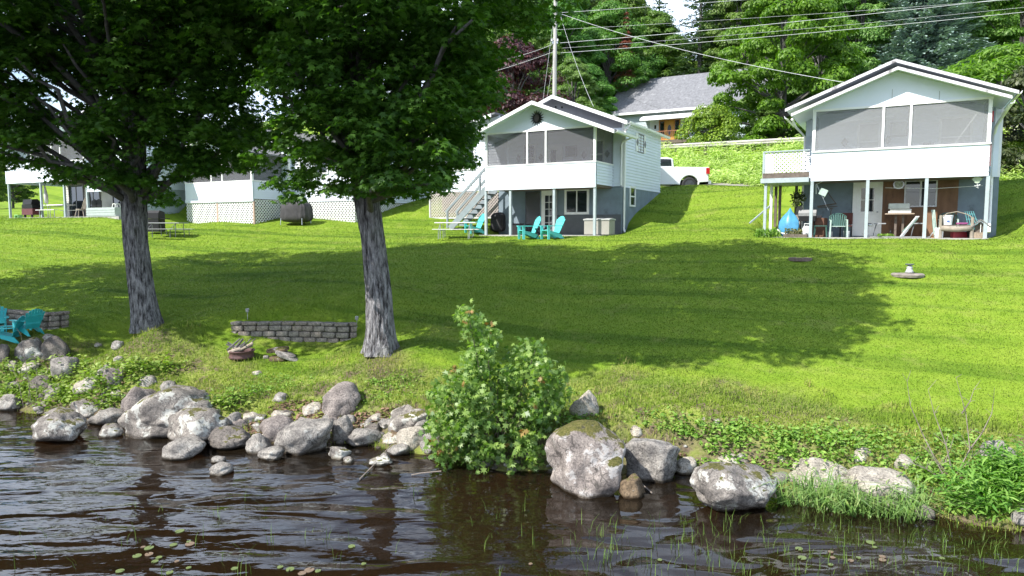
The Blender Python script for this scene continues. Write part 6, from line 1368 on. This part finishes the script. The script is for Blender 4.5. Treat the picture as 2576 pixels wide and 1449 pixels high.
# turquoise wire stand, bird house, line, seashell ornament
q = rl(rs(2085, .9), .9); t = thing('wire_stand', 'turquoise wire trellis stand right of the log planter', 'stand', q, -TH); mb = MB()
for k in range(5): mb.tube([(-.25 + k * .06, 0, .95), (-.1 + k * .09, 0, .25)], .008, 4)
for k in range(4): mb.tube([(-.24 + k * .05, 0, .85 - k * .18), (.04 + k * .06, 0, .85 - k * .18)], .008, 4)
mb.build('wires', M('turquoise_wire', (.15, .5, .5), .5), t)
q = rl(rs(2158, .25), .25); t = thing('bird_feeder', 'twig roofed bird feeder house beside the corner post', 'bird feeder', q, -TH)
MB().box(-.2, .2, -.15, .15, 0, .2).build('base', M('wicker', (.28, .22, .16), .9, .3, 30), t); MB().prism([(-.16, .2), (.16, .2), (.16, .42), (0, .56), (-.16, .42)], 'y', -.1, .1).build('house', darkw, t); MB().bar((-.28, -.13, .38), (0, -.13, .64), .26, .03, up=(0, 0, 1)).bar((0, -.13, .64), (.28, -.13, .38), .26, .03).build('roof', M('twig_roof', (.16, .15, .15), .9), t); MB().tube([(0, -.16, .2), (0, -.16, .5)], .012, 5).build('perch', trimw, t)
t = MB().tube([(-3.1 + .0, 0, 1.83), (-1.5, 0, 1.76), (-.1, 0, 1.82)], .007, 4).build('clothes_line', trimw); t.location = rl(.9 - .9, .5); t.rotation_euler = (0, 0, -TH); tag(t, 'pale clothes line strung below the right porch', 'clothes line')
t = thing('shell_ornament', 'pale shell ornament hanging by the right corner post', 'ornament', rl(-.3, .15), -TH); MB().prism([(.13 * math.cos(a) * (1 + .3 * math.sin(3 * a)), 2.0 + .11 * math.sin(a)) for a in np.linspace(0, 6.283, 14, endpoint=False)], 'y', -.02, .02).build('shell', M('shell_green', (.4, .48, .36), .7), t); MB().tube([(0, 0, 1.9), (.02, 0, 1.78), (.1, 0, 1.84), (-.08, 0, 1.8), (.05, 0, 1.72)], .01, 4).build('cord', trimw, t)
q = rl(rs(1318, .6), .6); t = MB().lathe([(.035, 0), (.04, .02), (.04, .2), (.015, .26), (.015, .32)], n=12).build('dark_bottle', black); t.location = q; tag(t, 'dark bottle standing under the patio table', 'bottle')
q = rl(rs(1115, .3), .3); t = thing('garden_light', 'small dome garden light beside the middle left post', 'garden light', q, -TH); MB().lathe([(.09, .42), (.14, .44), (.12, .5), (.04, .54), (0, .545)], n=14).build('dome', metal, t, smooth=True); MB().tube([(0, 0, 0), (0, 0, .42)], .012, 5).build('stem', metal, t)
rng = np.random.default_rng(6); C = np.stack([rng.uniform(-.3, .3, 130), rng.uniform(-.1, .1, 130), rng.uniform(0, .14, 130)], 1); V_, F2 = leaves(C, rnd(130, rng) + np.array([0, 0, .6]), rnd(130, rng), np.full(130, .08), OVAL); o = np_mesh('potted_weeds', V_, F2, weedl); o.location = rl(rs(1270, .3), .3); tag(o, 'little green plant on the patio edge right of the door', 'plant')
# weeds by the boat
C = np.stack([rng.uniform(-.6, .3, 500), rng.uniform(-.3, .3, 500), rng.uniform(0, .3, 500)], 1); V_, F2 = leaves(C, rnd(500, rng) + np.array([0, 0, .3]), rnd(500, rng) * .4 + np.array([0, 0, 1.]), np.full(500, .14), LONG); o = np_mesh('tall_grass_tuft', V_, F2, weedl); o.location = rl(-7.0, .1); tag(o, 'tuft of long grass at the foot of the blue boat', 'plant')
q = rl(-.75, 1.25); t = thing('porch_chair', 'dark wicker chair behind the right end of the big porch screen', 'chair', (q[0], q[1], zR + 2.28), -TH)
MB().box(-.28, .28, -.25, .25, .38, .46).build('seat', cvm, t); MB().prism([(.33 * math.cos(a), .75 + .42 * math.sin(a)) for a in np.linspace(0, 6.283, 18, endpoint=False)], 'y', .22, .28).build('backrest', M('dark_wicker', (.09, .05, .04), .8), t)
for s in (-.24, .24):
    for y_ in (-.2, .2): MB().box(s - .02, s + .02, y_ - .02, y_ + .02, 0, .38).build('leg', cvm, t)
q = rl(-1.75, 1.5); t = thing('porch_table', 'small white topped table behind the big porch screen', 'table', (q[0], q[1], zR + 2.28), -TH)
MB().box(-.5, .5, -.3, .3, .98, 1.03).build('table_top', plw, t); MB().box(-.2, .15, -.15, .1, 1.035, 1.2).build('box', cvm, t)
for s in (-.45, .45): MB().box(s - .03, s + .03, -.25, .25, 0, .98).build('leg', darkw, t)
# ---- far left cottage patio ----
def fl(x, y): q = loc(P_F, x, y); return (q[0], q[1], zF)
def fs(x, y): d = ray(x * .24068 / 3, 215); P = P_F + NX * y; t = np.dot(P, NX) / np.dot(d[:2], NX); return float(np.dot(d[:2] * t - P, AX))
t = thing('gas_grill', 'black hooded grill on a dark red cabinet under the far left porch', 'grill', fl(fs(400, .4), .4), -TH)
MB().box(-.62, .62, -.28, .28, .18, .55).build('cabinet', M('dark_red_cabinet', (.10, .02, .025), .5), t); MB().box(-.6, .6, -.27, .27, .56, .80).build('firebox', black, t); MB().prism([(-.28, .81), (.28, .81), (.24, 1.05), (.1, 1.15), (-.2, 1.12)], 'x', -.5, .5).build('lid', black, t)
for s in (-.4, .4): MB().lathe([(0, -.03), (.1, -.03), (.1, .03), (0, .03)], n=14).xf(Matrix.Translation((s, -.2, .1)) @ Matrix.Rotation(R(90), 4, 'X')).build('wheel', black, t)
pt = thing('picnic_table', 'white picnic table under the far left porch', 'picnic table', fl(fs(740, .6), .6), -TH)
MB().box(-1.1, 1.1, -.38, .38, .72, .76).build('table_top', plw, pt)
for s in (-1, 1): MB().box(-1.0, 1.0, s * .7 - .13, s * .7 + .13, .42, .45).build('bench', plw, pt)
for s in (-.8, .8): MB().tube([(s, -.7, .0), (s, -.7, .42)], .02, 6).tube([(s, .7, .0), (s, .7, .42)], .02, 6).tube([(s, -.1, .0), (s, -.1, .72)], .02, 6).build('leg_frame', metal, pt)
t = thing('windsor_chair', 'pale wooden spindle back armchair beside the white table at far left', 'chair', fl(fs(1010, .35), .35), -TH + R(-50)); wd = M('pale_chair_wood', (.42, .36, .29), .6)
MB().lathe([(.0, .42), (.25, .42), (.25, .46), (0, .46)], n=16).build('seat', wd, t); mb = MB().tube([(-.24, .15, .46), (-.25, .26, .85), (-.14, .3, 1.05), (0, .31, 1.1), (.14, .3, 1.05), (.25, .26, .85), (.24, .15, .46)], .018, 6)
for k in range(6): x_ = -.16 + k * .064; mb.tube([(x_, .17, .46), (x_ * 1.1, .29, 1.05 - abs(x_) * .5)], .009, 4)
mb.build('backrest', wd, t)
for sx_ in (-1, 1):
    for sy_ in (-1, 1): MB().tube([(sx_ * .16, sy_ * .16, .42), (sx_ * .24, sy_ * .24, 0)], .018, 6).build('leg', wd, t)
t = thing('raised_planter', 'ribbed pale metal planter box below the far left porch', 'planter', fl(fs(1280, .0), .1), -TH); mb = MB()
for k in range(7): mb.box(-1.35, 1.35, -.22 - .02 * (k % 2), .22 + .02 * (k % 2), k * .07, k * .07 + .068)
mb.build('trough', M('pale_ribbed_metal', (.42, .47, .45), .5, .08, 5, .1, metal=.3), t)
t = thing('bar_stool', 'white stool left of the leftmost trunk', 'stool', fl(fs(1455, .1), .1), -TH); MB().lathe([(0, .66), (.18, .66), (.18, .7), (0, .7)], n=14).build('seat', plw, t)
for sx_ in (-1, 1):
    for sy_ in (-1, 1): MB().bar((sx_ * .12, sy_ * .12, .66), (sx_ * .2, sy_ * .2, 0), .035, .035, up=(0, 1, 0)).build('leg', plw, t)
for x_, lb in ((1145, 'left one of two dark scalloped chair backs behind the ribbed planter'), (1195, 'right one of two dark scalloped chair backs behind the ribbed planter')):
    t = thing('patio_chair', lb, 'chair', fl(fs(x_, .9), .9), -TH, 'dark chairs behind the ribbed planter'); MB().box(-.25, .25, -.2, .2, .4, .45).build('seat', black, t); MB().prism([(-.26, .45), (.26, .45), (.28, .95), (.0, 1.05), (-.28, .95)], 'y', .18, .22).build('backrest', black, t)
    for s in (-.2, .2): MB().box(s - .02, s + .02, -.18, .2, 0, .4).build('leg', black, t)
t = thing('garden_stool', 'little lime green stool at the left foot of the far left porch', 'stool', fl(fs(230, -.1), -.1), -TH); lm = M('lime_plastic', (.30, .62, .25), .5); MB().box(-.2, .2, -.15, .15, .14, .17).build('seat', lm, t)
for s in (-.18, .18): MB().box(s - .02, s + .02, -.13, .13, 0, .14).build('leg', lm, t)
t = thing('closed_parasol', 'closed pale parasol standing at the table under the far left porch', 'parasol', fl(fs(600, .6), .6), -TH); MB().lathe([(.02, .85), (.10, .9), (.12, 1.3), (.06, 1.8), (.01, 2.05)], n=10).xf(Matrix.Rotation(R(-6), 4, 'Y')).build('canopy', M('parasol_cloth', (.5, .5, .48), .8, .1, 6, .5), t, smooth=True); MB().tube([(0, 0, 0), (0, 0, .9)], .02, 6).build('pole', metal, t)
q = hit(393, 588); t = thing('gas_grill', 'black grill on the lawn just behind the leftmost trunk', 'grill', q, -.2)
MB().box(-.35, .35, -.25, .25, .1, .75).build('cabinet', black, t); MB().prism([(-.27, .76), (.27, .76), (.22, 1.1), (-.12, 1.18), (-.25, 1.05)], 'x', -.36, .36).build('lid', black, t); MB().box(.36, .68, -.2, .2, .74, .78).build('side_shelf', black, t)
# ---- stone walls and fire pit ----
blk = {k: rock_mat('wall_block_%s' % k, c1, c2, .62, moss=1.02, wet=False, sc_=2.5) for k, c1, c2 in (('a', (.125, .12, .115), (.20, .19, .18)), ('b', (.14, .125, .115), (.21, .19, .175)))}
def block_wall(name, label, base, courses, top_off=.03, cap=True, seed=1, bw=.33):
    rng = np.random.default_rng(seed); P = np.array([hit(x, y) for x, y in base]); seg = np.r_[0, np.cumsum(np.hypot(*np.diff(P[:, :2], axis=0).T))]; L = seg[-1]
    W_ = thing(name, label, 'stone wall', P[0]); W_['kind'] = 'thing'; z0 = float(P[:, 2].min()) - .03
    def pt(s): return np.array([np.interp(s, seg, P[:, 0]), np.interp(s, seg, P[:, 1])])
    h = .155
    for c in range(courses):
        s = -.15 * (c % 2) * rng.uniform(.5, 1); last = c == courses - 1
        while s < L:
            w = rng.uniform(.85, 1.2) * bw * (1.1 if last else 1); a, b = pt(max(s, 0)), pt(min(s + w, L)); s += w
            if np.hypot(*(b - a)) < .08: continue
            m_ = (a + b) / 2; ang = math.atan2(b[1] - a[1], b[0] - a[0]); wl = np.hypot(*(b - a)) - .012; d = .27 if last else .22; hh = (.095 if last and cap else h) 
            V0, F0 = ico(3); V = np.sign(V0) * np.abs(V0) ** .28; V *= 1 + .05 * noise3(V0, 3, 2, int(s * 50) + c * 9)[:, None]; V = V / np.abs(V).max(0) * np.array([wl / 2, d / 2, hh / 2 - .004])
            o = np_mesh('capstone' if last and cap else 'block', V, F0, blk['ab'[int(rng.random() < .45)]], W_, smooth=True)
            zc = z0 + c * h + hh / 2
            o.location = (m_[0] - P[0][0], m_[1] - P[0][1] + .1 + c * .015 + rng.uniform(-.01, .01), zc - P[0][2]); o.rotation_euler = (rng.normal() * .01, rng.normal() * .015, ang + rng.normal() * .03)
    return W_
block_wall('stone_wall', 'low curved wall of grey stone blocks between the two maple trunks', [(582, 838), (600, 846), (650, 850), (700, 855), (760, 860), (820, 861), (868, 862), (893, 850)], 4, seed=3)
block_wall('stone_wall', 'stone block wall behind the turquoise chairs at the left edge', [(-70, 820), (20, 822), (80, 828), (122, 836), (163, 822)], 4, seed=5)
q = hit(608, 900); fp = thing('fire_ring', 'rusty wheel rim fire ring filled with sticks', 'fire ring', q); rust = M('rusty_steel', (.085, .040, .038), .7, .35, 6, .3)
mb = MB(); n_ = 30
for r_, z_ in ((.33, 0), (.36, .03), (.33, .06), (.33, .17), (.37, .20), (.37, .225), (.34, .225), (.31, .19), (.31, .02)):
    for k in range(n_): a = 2 * math.pi * k / n_; mb.v.append((r_ * math.cos(a), r_ * math.sin(a), z_))
for i in range(8):
    for k in range(n_): a = i * n_ + k; b = i * n_ + (k + 1) % n_; mb.f.append((a, b, b + n_, a + n_))
fp.scale = (.88, .88, .88); mb.build('ring', rust, fp, smooth=True); MB().lathe([(.0, .1), (.31, .1), (.31, .12), (0, .13)], n=24).build('ash', M('ash', (.08, .075, .07), 1, .3, 20, .5), fp)
random.seed(12); birch = M('birch_bark', (.33, .28, .22), .8, .2, 10, .2)
for k in range(17):
    a = random.uniform(-.5, .5) + (math.pi if random.random() < .15 else 0); L = random.uniform(.3, .52); x0, y0 = random.uniform(-.28, .0), random.uniform(-.2, .2)
    r_ = random.uniform(.012, .035) if k > 3 else .045
    o = MB().tube([(x0, y0, .13 + .1 * random.random()), (x0 + L * math.cos(a) * .9, y0 + L * math.sin(a) * .5, .18 + random.uniform(.05, .32))], [r_, r_ * .8], 7).build('firewood_stick', birch if k in (0, 1, 2, 7) else branchm); o.location = tuple(q)
    tag(o, 'stick of firewood heaped in the rusty fire ring' if k > 2 else ('thick pale log end in the fire ring, left side', 'tan log standing up in the fire ring', 'pale split log lying in the fire ring')[k], 'firewood', 'sticks in the fire ring')
q = hit(712, 905)
for k, (dx, dy, dz, w_, d_, h_, a, b, m_, lb) in enumerate(((-.16, .1, .24, .55, .3, .09, .35, .1, 'brown', 'brown mossy slab on top of the stone pile beside the fire ring'), (.02, .02, .17, .6, .25, .08, -.45, -.35, 'grey', 'grey slab in the middle of the stone pile beside the fire ring'), (.12, -.05, .1, .6, .22, .07, .45, -.4, 'grey', 'flat slab leaning right on the stone pile beside the fire ring'), (.2, -.12, .05, .62, .18, .07, .5, -.4, 'grey', 'lowest right slab of the stone pile beside the fire ring'), (-.1, -.1, .05, .4, .25, .12, .1, 0, 'brown', 'blocky stone at the bottom of the pile beside the fire ring'), (-.42, .0, .05, .14, .1, .12, 0, 0, 'grey', 'little round stone left of the slab pile'))):
    V0, F0 = ico(4); V = np.sign(V0) * np.abs(V0) ** .45; V *= 1 + .12 * noise3(V0, 2.5, 3, k)[:, None]; V *= np.array([w_, d_, h_]) / 2
    o = np_mesh('stone_slab', V, F0, RM[m_], smooth=True); o.location = tuple(q + np.array([dx, dy, dz])); o.rotation_euler = (.1, -b, a * .5); tag(o, lb, 'stone', 'stones piled beside the fire ring')
for x, y, lb in ((623, 806, 'little solar garden light behind the left end of the stone wall'), (898, 826, 'little solar garden light at the right end of the stone wall')):
    t = thing('solar_light', lb, 'garden light', hit(x, y)); MB().tube([(0, 0, 0), (0, 0, .24)], .008, 5).build('stake', metal, t); MB().lathe([(.03, .22), (.045, .24), (.045, .25), (.05, .31), (.03, .33), (0, .33)], n=12).build('lamp_head', metal, t)
q = hit(2013, 654); t = thing('fire_ring', 'flush dark metal ring set into the lawn left of the statue', 'fire ring', q); mb = MB(); n_ = 30
for r_, z_ in ((.36, -.03), (.36, .07), (.30, .08), (.28, .06), (.27, .0)):
    for k in range(n_): a = 2 * math.pi * k / n_; mb.v.append((r_ * math.cos(a), r_ * math.sin(a), z_))
for i in range(4):
    for k in range(n_): a = i * n_ + k; b = i * n_ + (k + 1) % n_; mb.f.append((a, b, b + n_, a + n_))
mb.build('ring', M('stone_rust', (.16, .12, .10), .9, .3, 12, .4), t); MB().lathe([(0, .0), (.28, .0), (.28, .02), (0, .02)], n=24).build('ash_bed', MATS['ash'], t)
q = hit(2283, 694); t = thing('stone_disc', 'round worn concrete disc lying on the lawn under the statue', 'concrete disc', q); MB().lathe([(.42, -.03), (.44, .04), (.40, .075), (0, .08)], n=30).build('disc', M('worn_concrete', (.24, .21, .18), .95, .3, 8, .5, dirt=((.12, .10, .08), .55)), t)
t = thing('garden_statue', 'small pale statue holding a dish on the concrete disc', 'statue', q + np.array([.05, 0, .08])); sm_ = M('pale_statue', (.42, .44, .42), .8, .35, 14, .3, dirt=((.12, .13, .13), .55))
MB().lathe([(.10, 0), (.12, .03), (.09, .08), (.07, .14), (.085, .17), (.05, .21), (.04, .22)], n=14).build('body', sm_, t, smooth=True); MB().lathe([(.05, .22), (.11, .25), (.12, .27), (.1, .27), (0, .25)], n=16).build('dish', M('dark_dish', (.16, .19, .19), .6), t)
# lawn speck flowers left out on purpose: nothing countable there

for o in sc.objects:
    if o.parent is None and o.get('category') and not o.get('kind'): o['kind'] = 'thing'
